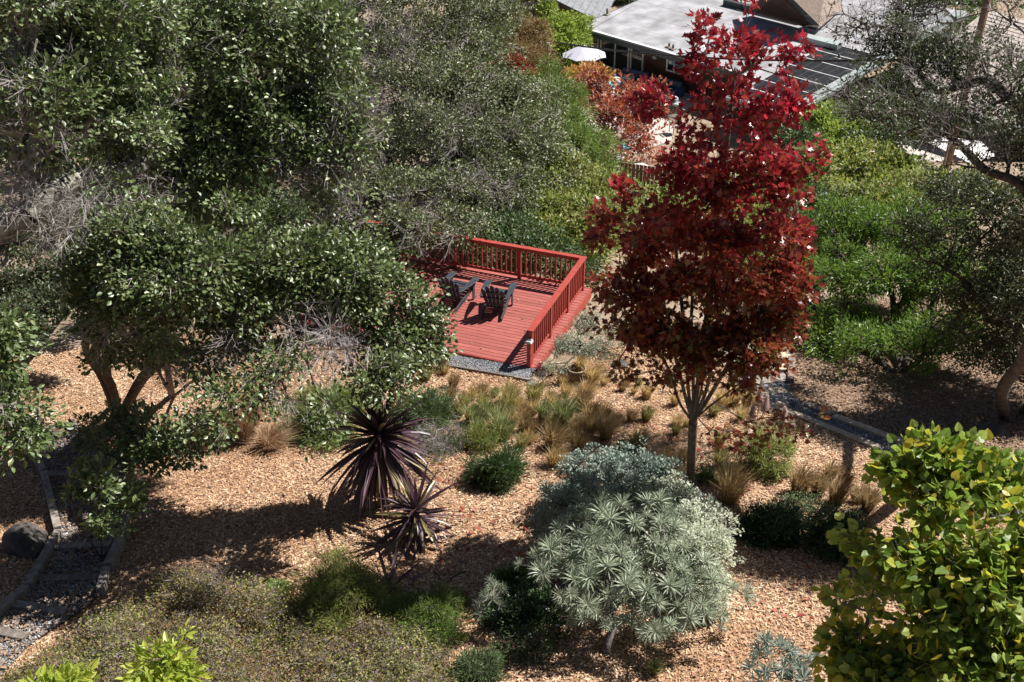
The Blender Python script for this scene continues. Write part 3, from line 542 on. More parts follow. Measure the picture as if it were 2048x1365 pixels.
plant('live_oak', 'small two stemmed oak between the leaning oak and the tall dry grass', 'tree',
      [[g1, U(335, 740, 23.4), U(325, 690, 22.8), U(350, 640, 22)], [g1, U(318, 745, 23.4), U(300, 700, 23)], [g1, U(390, 760, 23), U(430, 740, 22.5)]],
      [B(350, 640, 22, 80, 40), B(430, 680, 22, 60, 40), B(300, 690, 23, 50, 30)], OVAL, .10, 130, 22, .28, M['oak'], M['bark_brown'], seed=4, rbase=.10, rtip=.006, th=.03)
plant('oak_sprout', 'leafy oak sprout with round glossy leaves standing in the gravel steps beside the boulder', 'shrub',
      [[G(205, 1120), U(200, 1060, 17.6), U(190, 1000, 16.8)], [G(205, 1120), U(160, 1050, 17.6), U(140, 1000, 17)], [G(205, 1120), U(240, 1050, 17.8), U(250, 1000, 17.2)]],
      [B(190, 975, 17, 45, 35), B(150, 1010, 17, 45, 30), B(220, 1020, 17.2, 55, 30), B(260, 1000, 17.5, 25, 25), B(190, 940, 17, 30, 25)], OVAL, .12, 85, 14, .16, M['oak'], M['bark_dark'], seed=5, rbase=.02, rtip=.004, pieces=60)
plant('oak_sprout', 'low spreading oak seedling thicket beside the top of the gravel steps', 'shrub',
      [[G(330, 940), U(320, 900, 20.5), U(330, 860, 20)]], [B(310, 900, 20.2, 70, 35), B(380, 880, 20, 50, 40), B(260, 850, 20.5, 50, 40), B(330, 850, 20, 60, 30), B(190, 870, 21, 50, 30)], OVAL, .11, 190, 16, .2, M['oak'], M['bark_dark'], seed=6, rbase=.03, rtip=.004)
plant('live_oak', 'glossy oak bough poking in at the left edge above the gravel steps', 'tree',
      [[G(-160, 930), U(-100, 850, 16), U(-40, 820, 15), U(30, 810, 14.5)], [U(-40, 820, 15), U(-20, 700, 15), U(10, 650, 15)]], [B(10, 670, 15, 35, 60), B(25, 830, 14.5, 50, 70), B(-30, 760, 15, 50, 80), B(60, 860, 14.7, 45, 30)], OVAL, .11, 130, 20, .24, M['oak'], M['bark_oak'], seed=7, rbase=.08, rtip=.005, pieces=60)
pipe_pts = [U(30, 700, 16), U(35, 660, 15.7), U(90, 730, 16.5), U(110, 790, 17), U(130, 840, 18)]
# grey oak behind the deck
mo = [B(600, 60, 37, 110, 90), B(720, 50, 38, 120, 90), B(850, 60, 39, 120, 80), B(950, 80, 40, 80, 70), B(640, 180, 36, 110, 90), B(780, 170, 36.5, 130, 90), B(920, 190, 37.5, 120, 80), B(1040, 230, 38, 80, 80), B(700, 300, 35, 120, 80), B(840, 300, 35, 130, 90),
      B(970, 310, 36, 110, 90), B(1070, 330, 37, 70, 80), B(740, 400, 33.5, 110, 60), B(860, 400, 33, 110, 60), B(980, 400, 34.5, 100, 70), B(1020, 450, 33.6, 60, 40), B(640, 390, 34, 70, 40, wt=.5), B(900, 450, 30.5, 80, 28), B(820, 450, 30, 60, 40), B(1000, 20, 41, 50, 40, wt=.5)]
bm_ = [B(760, 260, 35, 130, 90), B(900, 280, 35, 100, 80), B(700, 180, 35, 90, 90), B(800, 430, 31, 100, 45), B(700, 420, 33, 90, 40), B(860, 470, 29.3, 80, 25), B(640, 300, 34, 70, 90), B(780, 80, 36, 120, 70), B(960, 380, 33, 80, 60)]
plant('live_oak', 'broad grey green oak behind the deck with tiny leaves and bare silvery twigs', 'tree',
      [[G(640, 500), U(660, 440, 34.5), U(720, 380, 34), U(780, 300, 35)], [U(720, 380, 34), U(860, 330, 35), U(980, 300, 36)], [U(660, 440, 34.5), U(640, 300, 35), U(660, 120, 37)], [U(780, 300, 35), U(860, 180, 37), U(930, 80, 39)], [U(660, 440, 34.5), U(760, 440, 32.5), U(850, 450, 30.5)]],
      mo, RHOMB, .115, 6200, 28, .32, M['oak_far'], M['bark_grey'], seed=8, rbase=.25, rtip=.0075, bare=(bm_, 520, .6, 5), th=.06, step=.8, twigs=2, powr=.42)
# right-hand oak, crooked dark limbs and sparse leaves
ro = [B(1700, 40, 21.1, 60, 35, wt=.6), B(1780, 70, 21.1, 60, 45), B(1740, 150, 20.7, 40, 40, wt=.4), B(1880, 100, 20.7, 90, 50), B(1850, 20, 21.6, 80, 40), B(1960, 130, 20.2, 80, 50, wt=.8), B(1830, 180, 20.2, 70, 50), B(1740, 210, 19.8, 60, 40, wt=.7), B(1850, 250, 19.4, 80, 45, wt=.7), B(1960, 230, 19.4, 90, 50, wt=.8),
      B(2030, 160, 19.4, 50, 60), B(2030, 280, 18.5, 60, 60, wt=.6), B(2010, 30, 21.1, 60, 40, wt=.5), B(1900, 300, 18.9, 70, 40, wt=.6), B(1700, 190, 20.2, 30, 30, wt=.3), B(1640, 180, 20.2, 25, 20, wt=.2), B(1960, 300, 18.5, 60, 50, wt=.6)]
gR = G(2010, 838)
limb = [gR, U(2005, 780, 22.6), U(2045, 720, 20.9), U(2090, 600, 18.5), U(2080, 450, 18.0)]
plant('live_oak', 'crooked oak at the right edge whose bare limbs cross the far houses', 'tree',
      [limb, [U(2080, 450, 18.0), U(2040, 370, 18.1), U(1970, 340, 18.5), U(1920, 290, 18.9), U(1860, 250, 19.4), U(1810, 225, 19.7), U(1740, 230, 20.1)], [U(2080, 450, 18.0), U(2080, 300, 18.5), U(1990, 170, 19.7), U(1930, 170, 20.2), U(1870, 180, 20.4), U(1810, 110, 20.9)],
       [U(1810, 110, 20.9), U(1780, 60, 21.1)], [U(1860, 250, 19.4), U(1760, 280, 19.8), U(1700, 300, 20.2)], [U(2080, 300, 18.5), U(2070, 100, 20.2), U(1990, 20, 21.6)], [U(1970, 340, 18.5), U(1900, 330, 19.0), U(1850, 350, 19.4)]],
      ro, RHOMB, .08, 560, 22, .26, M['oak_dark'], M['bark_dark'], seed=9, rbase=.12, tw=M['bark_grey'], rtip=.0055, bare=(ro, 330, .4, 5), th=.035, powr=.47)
rd = [B(2130, 440, 24, 100, 70), B(2230, 480, 24, 100, 80), B(2080, 560, 23.4, 90, 60), B(2200, 370, 24.5, 100, 70), B(2300, 560, 23.5, 100, 90), B(1900, 440, 23.3, 70, 50), B(1970, 400, 22.7, 70, 50), B(2035, 440, 22.2, 60, 60), B(1880, 510, 23.3, 60, 40, wt=.5), B(1980, 520, 22.7, 80, 60), B(2040, 580, 22.2, 60, 70), B(1980, 640, 23.0, 80, 60), B(2020, 710, 23.3, 60, 50), B(1900, 380, 24.2, 50, 30), B(1830, 460, 23.6, 50, 30, wt=.5), B(1920, 590, 23.3, 50, 50, wt=.7), B(1950, 710, 23.8, 40, 30, wt=.4), B(2090, 520, 23.3, 90, 60), B(2160, 640, 23.3, 100, 60), B(2240, 560, 23.5, 90, 80), B(2120, 480, 17.6, 90, 90), B(2220, 560, 17.4, 100, 100), B(2150, 340, 17.8, 100, 80), B(2280, 420, 17.4, 100, 90), B(2140, 640, 17.8, 80, 60), B(2350, 620, 17, 90, 80), B(2120, 200, 17.4, 80, 90), B(2250, 260, 17, 90, 90)]
plant('live_oak', 'dark low oak boughs at the right edge overhanging the shaded ground', 'tree',
      [[gR + [.5, .25, 0], U(2075, 780, 23.1), U(2110, 650, 22.7), U(2080, 520, 22.2)], [U(2080, 520, 22.2), U(2040, 430, 22.4), U(1960, 480, 22.8), U(1900, 560, 23.3), U(1860, 600, 23.5)], [U(2040, 430, 22.4), U(2000, 395, 22.7), U(1930, 420, 23.3)], [U(2110, 650, 22.7), U(2020, 650, 23.0), U(1960, 640, 23.3)]],
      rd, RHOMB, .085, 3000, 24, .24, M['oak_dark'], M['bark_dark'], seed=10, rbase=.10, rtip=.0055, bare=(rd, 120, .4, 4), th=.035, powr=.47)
# red maple
mp = []
g = rng(44)
for (py, cx, hw) in ((20, 1482, 30), (70, 1478, 45), (120, 1480, 70), (180, 1475, 85), (240, 1468, 110), (300, 1460, 135), (350, 1455, 150), (400, 1450, 165), (450, 1430, 180), (500, 1420, 190), (550, 1410, 190), (600, 1405, 190), (640, 1405, 185), (680, 1410, 165), (715, 1420, 130)):
    hw -= 24 if py < 420 else 16; k = max(1, int(hw / 38)); dd = 14.6 + (py / 1000) * 4.6
    for j in range(k):
        x = cx + (j - (k - 1) / 2) * (2 * hw / k) + g.normal(0, 8); mp.append(B(x, py + g.normal(0, 12), dd + g.normal(0, .3), hw / k * 1.15, 34 + g.random() * 16, wt=(.6 if py < 300 else 1.0)))
mp += [B(1555, 110, 15, 30, 40), B(1590, 95, 15, 22, 14, wt=.7), B(1585, 190, 15.4, 30, 35), B(1610, 290, 16, 40, 25), B(1640, 320, 16, 22, 14, wt=.6), B(1400, 120, 15, 18, 28, wt=.9), B(1410, 55, 15, 14, 22, wt=.9), B(1310, 200, 15.5, 30, 26, wt=.9), B(1240, 400, 16.5, 30, 35), B(1215, 450, 16.7, 30, 40),
       B(1300, 720, 18, 80, 35, wt=.5), B(1400, 730, 18, 90, 35, wt=.4), B(1500, 700, 18, 80, 40, wt=.4), B(1560, 640, 18, 50, 40, wt=.6), B(1580, 560, 17.5, 40, 50), B(1560, 850, 18.5, 60, 18, wt=.5), B(1470, 870, 18.7, 60, 18, wt=.3), B(1290, 810, 18.8, 60, 16, wt=.25), B(1620, 840, 18, 25, 10, wt=.4), B(1220, 600, 17.5, 30, 60), B(1590, 480, 17, 30, 40)]
gm = G(1380, 985); fork = U(1386, 845, 19.2)
st = [[gm, U(1383, 910, 19.9), fork]]
for (x, y, dd) in ((1300, 560, 17.6), (1350, 480, 17.2), (1400, 430, 16.9), (1440, 330, 16.3), (1470, 150, 15.5), (1500, 380, 16.6), (1560, 380, 16.6), (1560, 560, 17.6), (1250, 620, 17.9), (1540, 700, 18.3), (1430, 520, 17.3)):
    a = U(x, y, dd); st.append([fork, fork + (a - fork) * np.array([.22, .22, .2]) + g.normal(0, .03, 3), fork + (a - fork) * np.array([.52, .52, .55]) + g.normal(0, .06, 3), a])
plant('maple_tree', 'slender young maple with crimson crown fading to brown green near the bottom', 'tree', st, mp, MAPLE, .105, 3000, 8, .19, M['maple'], M['bark_maple'], seed=12, rbase=.078, rtip=.0032, pieces=300, th=.022, up=.2, twigs=1, powr=.42, along=.8, gap=-.05, gsc=2.0)
# redbud, lower right, big heart leaves
rb = [B(1864, 907, 12.6, 16, 20, wt=1.5), B(1799, 937, 12.7, 14, 16, wt=1.5), B(1944, 917, 12.6, 18, 16, wt=1.5), B(1779, 972, 12.8, 20, 9, wt=1.5), B(1719, 1077, 12.8, 18, 14, wt=1.5), B(1639, 1212, 13, 18, 11, wt=1.5), B(1664, 1257, 12.9, 16, 13, wt=1.5), B(1694, 1332, 12.6, 16, 16, wt=1.5), B(1804, 962, 12.7, 36, 23, wt=.8), B(1894, 942, 12.7, 45, 27), B(1974, 972, 12.6, 52, 34), B(2054, 972, 12.6, 39, 34), B(1884, 1032, 12.4, 52, 37), B(1994, 1072, 12.0, 59, 41), B(2074, 1092, 12.0, 39, 55), B(1754, 1097, 12.7, 29, 20, wt=.9), B(1844, 1122, 12.2, 52, 37), B(1954, 1152, 11.9, 65, 48), B(1684, 1212, 13.0, 32, 17, wt=.9),
      B(1774, 1212, 12.5, 52, 31), B(1884, 1232, 12.0, 65, 41), B(2014, 1242, 11.8, 65, 55), B(1714, 1282, 12.6, 32, 31), B(1824, 1322, 12.2, 72, 41), B(1954, 1342, 11.8, 72, 48), B(2064, 1352, 11.5, 52, 55), B(1754, 1372, 12.2, 39, 27), B(1884, 1432, 11.8, 104, 34), B(2074, 1212, 11.8, 39, 55)]
gr = np.array([6.6, 9.9, gz(6.6, 9.9)])
plant('redbud_tree', 'yellow green redbud with big heart shaped leaves filling the lower right corner', 'tree',
      [[gr, U(1990, 1500, 14.4), U(1960, 1420, 13.7), U(1950, 1300, 12.7), U(1990, 1100, 12.4)], [U(1960, 1420, 13.7), U(1870, 1330, 12.8), U(1810, 1250, 12.6), U(1690, 1210, 12.8)], [U(1950, 1300, 12.7), U(1890, 1160, 12.5), U(1800, 1060, 12.6)], [U(1990, 1500, 14.4), U(1900, 1430, 13.2), U(1800, 1350, 12.6)], [U(1950, 1300, 12.7), U(2010, 1150, 12.2), U(2030, 1000, 12.5)], [U(1890, 1160, 12.5), U(1900, 1020, 12.6), U(1880, 930, 12.7)]],
      rb, HEART, .108, 2300, 5, .30, M['redbud'], M['bark_grey'], seed=13, rbase=.09, rtip=.0035, pieces=300, up=.2, th=.02, powr=.45, twigs=2, gap=-.2, gsc=1.5, shell=.35)
# bright green willowy tree and the bushes round it
plant('willow_shrub', 'tall bright green shrub with narrow drooping leaves between the maple and the right oak', 'shrub',
      [[G(1800, 745), U(1790, 640, 27.5), U(1780, 560, 27.5)], [G(1800, 745), U(1850, 650, 27), U(1880, 560, 27)], [G(1780, 745), U(1700, 640, 28), U(1690, 520, 28.5)], [G(1800, 745), U(1840, 720, 26), U(1850, 690, 25.8)]],
      [B(1690, 470, 29.5, 80, 60), B(1780, 450, 29.5, 90, 60), B(1860, 470, 29, 70, 60), B(1680, 560, 28.5, 70, 60), B(1770, 550, 28, 90, 70), B(1860, 570, 27.5, 80, 70), B(1940, 560, 27.5, 50, 70), B(1690, 640, 27.8, 70, 50), B(1780, 640, 27, 80, 40, wt=.7), B(1870, 680, 26, 80, 40), B(1760, 700, 26, 90, 35, wt=.8), B(1850, 730, 25, 60, 30, wt=.6), B(1960, 650, 26, 50, 50, wt=.5), B(1660, 690, 27, 40, 40, wt=.7)],
      SLIM, .13, 2100, 24, .26, M['willow'], M['bark_dark'], seed=14, gap=-.1, rbase=.10, rtip=.005, up=.2, step=.6, along=.8, aspect=1.6)
def bushes(name, lab, cat, px, py, d, lst, leaf, size, ncl, nlf, cr, m, seed, **k):
    b = G(px, py); base = b if d is None else np.array([U(px, py, d)[0], U(px, py, d)[1], gz(*U(px, py, d)[:2])])
    c = np.mean([q[0] for q in lst], axis=0); k.setdefault('rbase', .08); k.setdefault('rtip', .006)
    return plant(name, lab, cat, [[base, base * .5 + c * .5 + [0, .0, 0], c]], lst, leaf, size, ncl, nlf, cr, m, k.pop('bark', M['bark_dark']), seed=seed, step=k.pop('step', .7), **k)
bushes('shrub', 'yellow green bush directly behind the right railing of the deck', 'shrub', 1140, 520, None, [B(1110, 420, 36, 70, 60), B(1180, 400, 36.5, 70, 60), B(1060, 420, 36, 50, 50), B(1160, 480, 34, 60, 50), B(1090, 480, 34, 60, 40), B(1200, 460, 35, 40, 60), B(1130, 350, 38, 60, 40)], RHOMB, .15, 800, 26, .36, M['yg'], 20)
bushes('shrub', 'dark dense shrub in the shade just behind the far deck railing', 'shrub', 1010, 510, None, [B(1020, 470, 33, 60, 35), B(960, 460, 32.6, 60, 30), B(1080, 500, 31.5, 60, 30), B(1140, 540, 30.5, 50, 30), B(1000, 500, 31.8, 60, 25)], RHOMB, .12, 420, 26, .3, M['mid'], 21)
bushes('conifer', 'feathery olive green evergreen between the grey oak and the rust leaved tree', 'tree', 1120, 360, 44, [B(1110, 200, 50, 50, 40), B(1100, 260, 48, 70, 50), B(1150, 300, 46, 70, 50), B(1090, 320, 46, 60, 50), B(1180, 350, 44, 70, 40), B(1060, 200, 50, 50, 40), B(1110, 150, 52, 30, 30)], SLIM, .26, 1200, 24, .4, M['brush'], 22, up=.1)
bushes('rust_tree', 'open branched small tree with rust red leaves in front of the neighbouring patio', 'tree', 1235, 345, 52, [B(1180, 180, 57, 40, 30), B(1230, 190, 57, 60, 35), B(1280, 220, 56, 50, 35), B(1210, 240, 55, 50, 35), B(1260, 280, 54, 55, 35), B(1200, 300, 53, 45, 25, wt=.6), B(1300, 190, 57, 30, 25), B(1320, 250, 55, 40, 30, wt=.6), B(1270, 330, 52, 50, 20, wt=.6), B(1140, 190, 58, 30, 25)], RHOMB, .24, 520, 15, .5, M['rust'], 23, bark=M['bark_grey'], th=.05, rbase=.14, rtip=.012)
bushes('orange_shrub', 'golden orange shrub below the white umbrella', 'shrub', 1165, 215, 62, [B(1165, 165, 62, 40, 25), B(1130, 185, 61, 35, 25), B(1190, 155, 62, 25, 20), B(1100, 210, 60, 30, 20)], RHOMB, .26, 260, 20, .45, M['orange'], 24)
bushes('bronze_tree', 'bronze brown feathery tree left of the lime green vines', 'tree', 1040, 170, 63, [B(1025, 70, 65, 35, 35), B(1060, 80, 65, 35, 30), B(1040, 120, 63, 45, 30), B(1080, 120, 63, 35, 30), B(1010, 110, 63, 30, 30)], SLIM, .34, 500, 24, .5, M['bronze'], 25, up=.1)
bushes('pink_shrub', 'pinkish red leaved shrub on the edge of the grey oak crown', 'shrub', 1025, 190, 60, [B(1020, 130, 60, 20, 16), B(1045, 140, 60, 22, 12), B(1000, 150, 60, 30, 20)], RHOMB, .26, 90, 20, .35, M['rust'], 26)
bushes('lime_tree', 'lime green vine covered tree beside the corner of the white flat roof', 'tree', 1130, 150, 71, [B(1110, 70, 72, 40, 30), B(1145, 60, 73, 30, 30), B(1120, 100, 71, 40, 26), B(1150, 95, 71, 22, 30), B(1095, 30, 75, 12, 30, wt=.8), B(1095, 100, 71, 30, 30)], RHOMB, .24, 620, 26, .5, M['lime_far'], 27)
bushes('background_tree', 'green tree behind the left corner of the white flat roof', 'tree', 1210, 20, 92, [B(1215, 5, 90, 40, 22), B(1250, -20, 90, 40, 20), B(1180, -10, 92, 20, 30)], RHOMB, .3, 200, 22, .6, M['mid'], 28)
bushes('background_tree', 'dark green trees above the far end of the white roof', 'tree', 1720, 25, 92, [B(1700, -10, 92, 60, 35), B(1780, -10, 92, 50, 40), B(1840, 0, 90, 50, 35), B(1920, 20, 90, 60, 40), B(1730, 20, 91, 40, 16)], RHOMB, .32, 700, 22, .7, M['mid'], 29)
bushes('background_tree', 'pale grey green tree top above the far left cabin roof', 'tree', 960, 100, 66, [B(960, 20, 66, 40, 40), B(985, 60, 64, 30, 40), B(930, 70, 62, 40, 50)], RHOMB, .24, 350, 24, .5, M['oak_far'], 30)
bushes('background_tree', 'dark oak mass far behind the left oak, filling the top left gaps', 'tree', 150, 330, 38, [B(60, 60, 44, 130, 90), B(240, 40, 44, 130, 90), B(430, 60, 44, 120, 90), B(60, 200, 40, 120, 90), B(230, 190, 40, 120, 80), B(400, 200, 40, 120, 80), B(560, 180, 40, 90, 80), B(100, 320, 36, 120, 60), B(300, 320, 36, 120, 60), B(480, 310, 36, 100, 60), B(560, 60, 44, 80, 80)], RHOMB, .2, 1500, 26, .5, M['mid'], 130)
bushes('shrub', 'dark thicket between the left oak and the bare soil patch', 'shrub', 450, 430, None, [B(380, 400, 33, 90, 35), B(500, 380, 34, 80, 35), B(260, 410, 32, 90, 35), B(140, 430, 31, 80, 40)], RHOMB, .14, 500, 26, .34, M['mid'], 131)
bushes('background_tree', 'dark green trees squeezed between the white roofed and the pale roofed house', 'tree', 1820, 190, 60, [B(1850, 120, 66, 30, 25), B(1815, 150, 63, 30, 25), B(1780, 180, 60, 30, 22), B(1890, 80, 70, 35, 25), B(1930, 45, 74, 35, 22), B(1740, 205, 58, 30, 18)], RHOMB, .24, 420, 24, .45, M['mid'], 132)
bushes('hedge_shrub', 'rounded fresh green shrub at the corner of the black roof', 'shrub', 1690, 300, 54, [B(1680, 235, 55, 45, 30), B(1650, 260, 54, 40, 35), B(1700, 270, 53, 50, 30), B(1640, 300, 52, 40, 30)], RHOMB, .22, 480, 24, .42, M['lime_far'], 31)
bushes('shrub', 'dark green shrub below the far house window, right of the upright grey board', 'shrub', 1760, 290, 52, [B(1740, 225, 54, 50, 30), B(1790, 240, 53, 50, 25), B(1760, 270, 51, 60, 25)], RHOMB, .2, 360, 24, .42, M['mid'], 32)
bushes('shrub', 'yellow and orange tinged bush in front of the upright grey board', 'shrub', 1720, 385, None, [B(1680, 330, 45, 55, 28), B(1740, 320, 45, 60, 28), B(1790, 345, 44, 50, 28), B(1720, 360, 43, 70, 25), B(1650, 360, 43, 40, 30)], RHOMB, .19, 700, 24, .38, M['yellowbush'], 33)
bushes('shrub', 'yellow green bush at the foot of the utility pole', 'shrub', 1890, 400, None, [B(1850, 370, 42, 50, 22), B(1910, 370, 42, 50, 22), B(1960, 380, 41, 50, 25), B(1880, 400, 40, 70, 22)], RHOMB, .18, 480, 24, .36, M['yellowbush'], 34)
bushes('shrub', 'broad mixed green shrub above the bright willowy one', 'shrub', 1740, 470, None, [B(1640, 400, 39, 45, 35), B(1700, 410, 39, 60, 30), B(1780, 410, 38, 70, 30), B(1860, 420, 37, 60, 26), B(1660, 460, 36, 45, 40), B(1820, 385, 40, 50, 20), B(1620, 350, 40, 40, 40)], RHOMB, .17, 900, 25, .36, M['yg'], 35)
bushes('shrub', 'dark green shrub column at the right flank of the maple crown', 'shrub', 1640, 640, None, [B(1640, 430, 36, 35, 50), B(1640, 520, 33, 35, 50), B(1620, 590, 31, 35, 40), B(1600, 480, 34, 40, 60), B(1600, 300, 42, 40, 40)], RHOMB, .14, 600, 25, .32, M['mid'], 36)
bushes('shrub', 'green bushes glimpsed through the middle of the maple', 'shrub', 1430, 470, None, [B(1340, 400, 40, 60, 30), B(1430, 390, 40, 70, 30), B(1520, 400, 40, 70, 35), B(1400, 450, 37, 80, 30), B(1500, 460, 36, 80, 30), B(1300, 450, 37, 50, 30), B(1560, 350, 43, 50, 30), B(1480, 520, 33, 70, 20, wt=.5), B(1250, 420, 38, 40, 30)], RHOMB, .18, 900, 24, .38, M['yg'], 37)
bushes('shrub', 'low grey green plants on the slope right of the deck stairs side', 'shrub', 1160, 700, None, [B(1140, 695, 26.3, 30, 20), B(1170, 650, 27.4, 25, 20), B(1190, 700, 26, 30, 18), B(1120, 730, 25.6, 25, 10)], SLIM, .09, 200, 22, .14, M['silver'], 38, rbase=.02, rtip=.004)
bushes('shrub', 'small bare twiggy shrub in the maple shade beyond the barrel planter', 'shrub', 1250, 700, None, [B(1240, 680, 26, 40, 25), B(1290, 700, 25.6, 40, 20)], SLIM, .10, 60, 14, .16, M['rosemary'], 39, rbase=.02, rtip=.004, twigs=5)
bushes('shrub', 'shaded green undergrowth beneath the left oak beside the beige soil', 'shrub', 480, 520, None, [B(440, 440, 30, 80, 30), B(560, 420, 31, 60, 25), B(340, 470, 28, 90, 30), B(200, 470, 27, 60, 30), B(760, 500, 29.5, 40, 25)], RHOMB, .12, 420, 24, .3, M['mid'], 40)

for k, (px, py, d, w_, h_, lab) in enumerate(((40, 560, 25, 60, 50, 'shaded dark bush at the left edge behind the lower oak limb'), (150, 560, 25, 70, 50, 'shaded dark bush below the end of the lichen covered limb'), (20, 470, 28, 80, 50, 'dark bush behind the yucca at the left edge'), (10, 650, 23, 60, 40, 'lowest shaded bush at the left edge above the bare mulch'), (240, 430, 30, 90, 40, 'dark bush behind the oaks, right of the yucca'), (90, 620, 23.5, 60, 30, 'low dark bush above the orange mulch near the leaning oak'))):
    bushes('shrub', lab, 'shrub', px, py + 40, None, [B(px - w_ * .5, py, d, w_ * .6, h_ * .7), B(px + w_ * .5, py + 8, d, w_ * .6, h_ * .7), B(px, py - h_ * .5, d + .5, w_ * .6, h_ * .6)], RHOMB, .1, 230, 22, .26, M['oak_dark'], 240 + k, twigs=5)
# yucca behind the lichen limb
def rosette(name, lab, cat, c, n, L, wd, m, seed, low=-.9, high=1.45, hang=.9, stem=None, bark=None, cone=None, group=None, lname='leaf', gravity=.0):
    g = rng(seed); root = thing(name, lab, cat, tuple(stem[0]) if stem is not None else tuple(c), 0, group); o0 = np.array(stem[0] if stem is not None else c, float)
    if stem is not None: pipe('stem', curve3([np.array(s) - o0 for s in stem], 4), .05, bark, root, 8, .04)
    tm = []
    for dr in (.05, .25, .5, .8, 1.2, 1.7):
        V, F = strap(wd / L, dr); me = pymesh(lname, V, F); me.materials.append(m); tm.append(me)
    for i in range(n):
        t = (i + .5) / n; e = high + (low - high) * t ** .78; a = i * 2.39996 + g.normal(0, .3); e += g.normal(0, .17)
        k = int(np.clip(round((1 - abs(e)) * 2.2 * hang + g.random() * 1.3), 0, 5)) if e > -.2 else int(g.integers(0, 3))
        d = np.array([math.cos(a) * math.cos(e), math.sin(a) * math.cos(e), math.sin(e)]); nn = np.array([-math.cos(a) * math.sin(e), -math.sin(a) * math.sin(e), math.cos(e)]) if e < 1.5 else np.array([1, 0, 0])
        R = frames(d[None], nn[None])[0]; s = L * g.uniform(.68, 1.15) * (1 if e > -.3 else 1.38); p = np.array(c) - o0 + np.array([0, 0, -.28 * t]) + d * .03
        ob = bpy.data.objects.new(lname, tm[k]); ob.parent = root; tw = g.normal(0, .45); Rz = np.array([[1, 0, 0], [0, math.cos(tw), -math.sin(tw)], [0, math.sin(tw), math.cos(tw)]]); R = R @ Rz
        ob.matrix_local = Matrix([list(R[r_] * s) + [p[r_]] for r_ in range(3)] + [[0, 0, 0, 1]]); COL.objects.link(ob)
    return root
rosette('yucca', 'green spiky yucca behind the lichen covered oak limb', 'plant', G(115, 480) + [0, 0, .5], 70, .85, .055, M['willow'], 3, low=.1, high=1.4)
rosette('yucca', 'shaded dark green yucca in the gap at the left edge below the oak limb', 'plant', G(20, 620) + [0, 0, .4], 60, .8, .055, M['darkgreen'], 4, low=.1, high=1.4)
# cordylines
cb = G(768, 1015)
rosette('cordyline', 'tallest dark purple cordyline with a big spiky head and hanging skirt of blades', 'plant', cb + [0, 0, 1.68], 230, 1.0, .07, M['cord'], 5, low=-1.42, high=1.5, stem=[cb, cb + [.02, 0, .7], cb + [0, 0, 1.66]], bark=M['bark_dark'])
cb = G(835, 1085)
rosette('cordyline', 'second purple cordyline with yellow lower blades tucked under the tallest one', 'plant', cb + [0, 0, .75], 100, .74, .06, M['cord'], 6, low=-1.0, high=1.3, stem=[cb, cb + [-.03, 0, .4], cb + [0, 0, .72]], bark=M['bark_dark'])
cb = G(778, 1185)
rosette('cordyline', 'smallest cordyline with sparse violet blades beside the yellow green shrub', 'plant', cb + [0, 0, .14], 26, .72, .05, M['cord_small'], 7, low=-.1, high=1.2, stem=[cb, cb + [0, 0, .12]], bark=M['bark_dark'], hang=.3)

# ------------------------------------------------------------------ silver shrubs built from rosettes
def rosmesh(n, L, wd, seed, m, name='rosette'):
    g = rng(seed); i = np.arange(n); e = 1.35 - 1.5 * ((i + .5) / n) ** .8 + g.normal(0, .08, n); a = i * 2.39996
    d = np.stack([np.cos(a) * np.cos(e), np.sin(a) * np.cos(e), np.sin(e)], 1); nn = np.stack([-np.cos(a) * np.sin(e), -np.sin(a) * np.sin(e), np.cos(e)], 1)
    t = T([(0, 0, 0), (.3, .5 * wd / L, .02), (.75, .42 * wd / L, -.02), (1, 0, -.12), (.75, -.42 * wd / L, -.02), (.3, -.5 * wd / L, .02), (.5, 0, -.01)], [(0, 6, 2, 1), (6, 3, 2), (0, 5, 4, 6), (6, 4, 3)])
    V, F, v = scatter(t, d * .02, frames(d, nn), L * g.uniform(.75, 1.1, n), g.random(n)); me = npmesh(name, V, F, v); me.materials.append(m); return me
def rosbush(name, lab, base, blobs, n, L, wd, m, seed, bark, per=30, rbase=.06):
    g = rng(seed); bl = fixb(blobs); P, dr = blobpts(bl, n * 3, seed, 1.0); dr = unit(dr); k = (dr[:, 2] > -.25) & (P[:, 2] > gz(P[:, 0], P[:, 1]) + .08); P, dr = P[k], dr[k]
    sel = []
    for i in range(len(P)):
        if all(np.linalg.norm(P[i] - P[j]) > L * .78 for j in sel): sel.append(i)
        if len(sel) >= n: break
    P, dr = P[sel], dr[sel]; A, par, ends, _ = skeleton([[base, base + [0, 0, .15], base + [.1, .15, .4]]], P, .3, .12, seed); cnt = np.zeros(len(A)); np.add.at(cnt, ends, 1)
    for i in range(len(A) - 1, 0, -1): cnt[par[i]] += cnt[i]
    rad = .008 * np.maximum(cnt, .6) ** .45; rad *= 1 + (rbase / rad[0] - 1) * (rad / rad[0]) ** 2; root = thing(name, lab, 'shrub', tuple(base)); i = np.arange(1, len(A)); V, F = tubes(A[par[1:]] - base, A[i] - base, rad[par[1:]], rad[1:], 5)
    link('stems', npmesh('stems', V, F, smooth=True), bark, root); ms_ = [rosmesh(per, L, wd, seed + q, m) for q in range(4)]
    for j, (p, d) in enumerate(zip(P, dr)):
        o = bpy.data.objects.new('rosette', ms_[j % 4]); o.parent = root; COL.objects.link(o); up_ = unit(d * .8 + np.array([.1, .1, .6]) + g.normal(0, .22, 3)); q = Vector(up_).to_track_quat('Z', 'Y'); s = g.uniform(.6, 1.25)
        o.matrix_local = Matrix.LocRotScale(Vector(p - base), q @ Matrix.Rotation(g.random() * 6, 3, 'Z').to_quaternion(), Vector((s, s, s)))
    return root
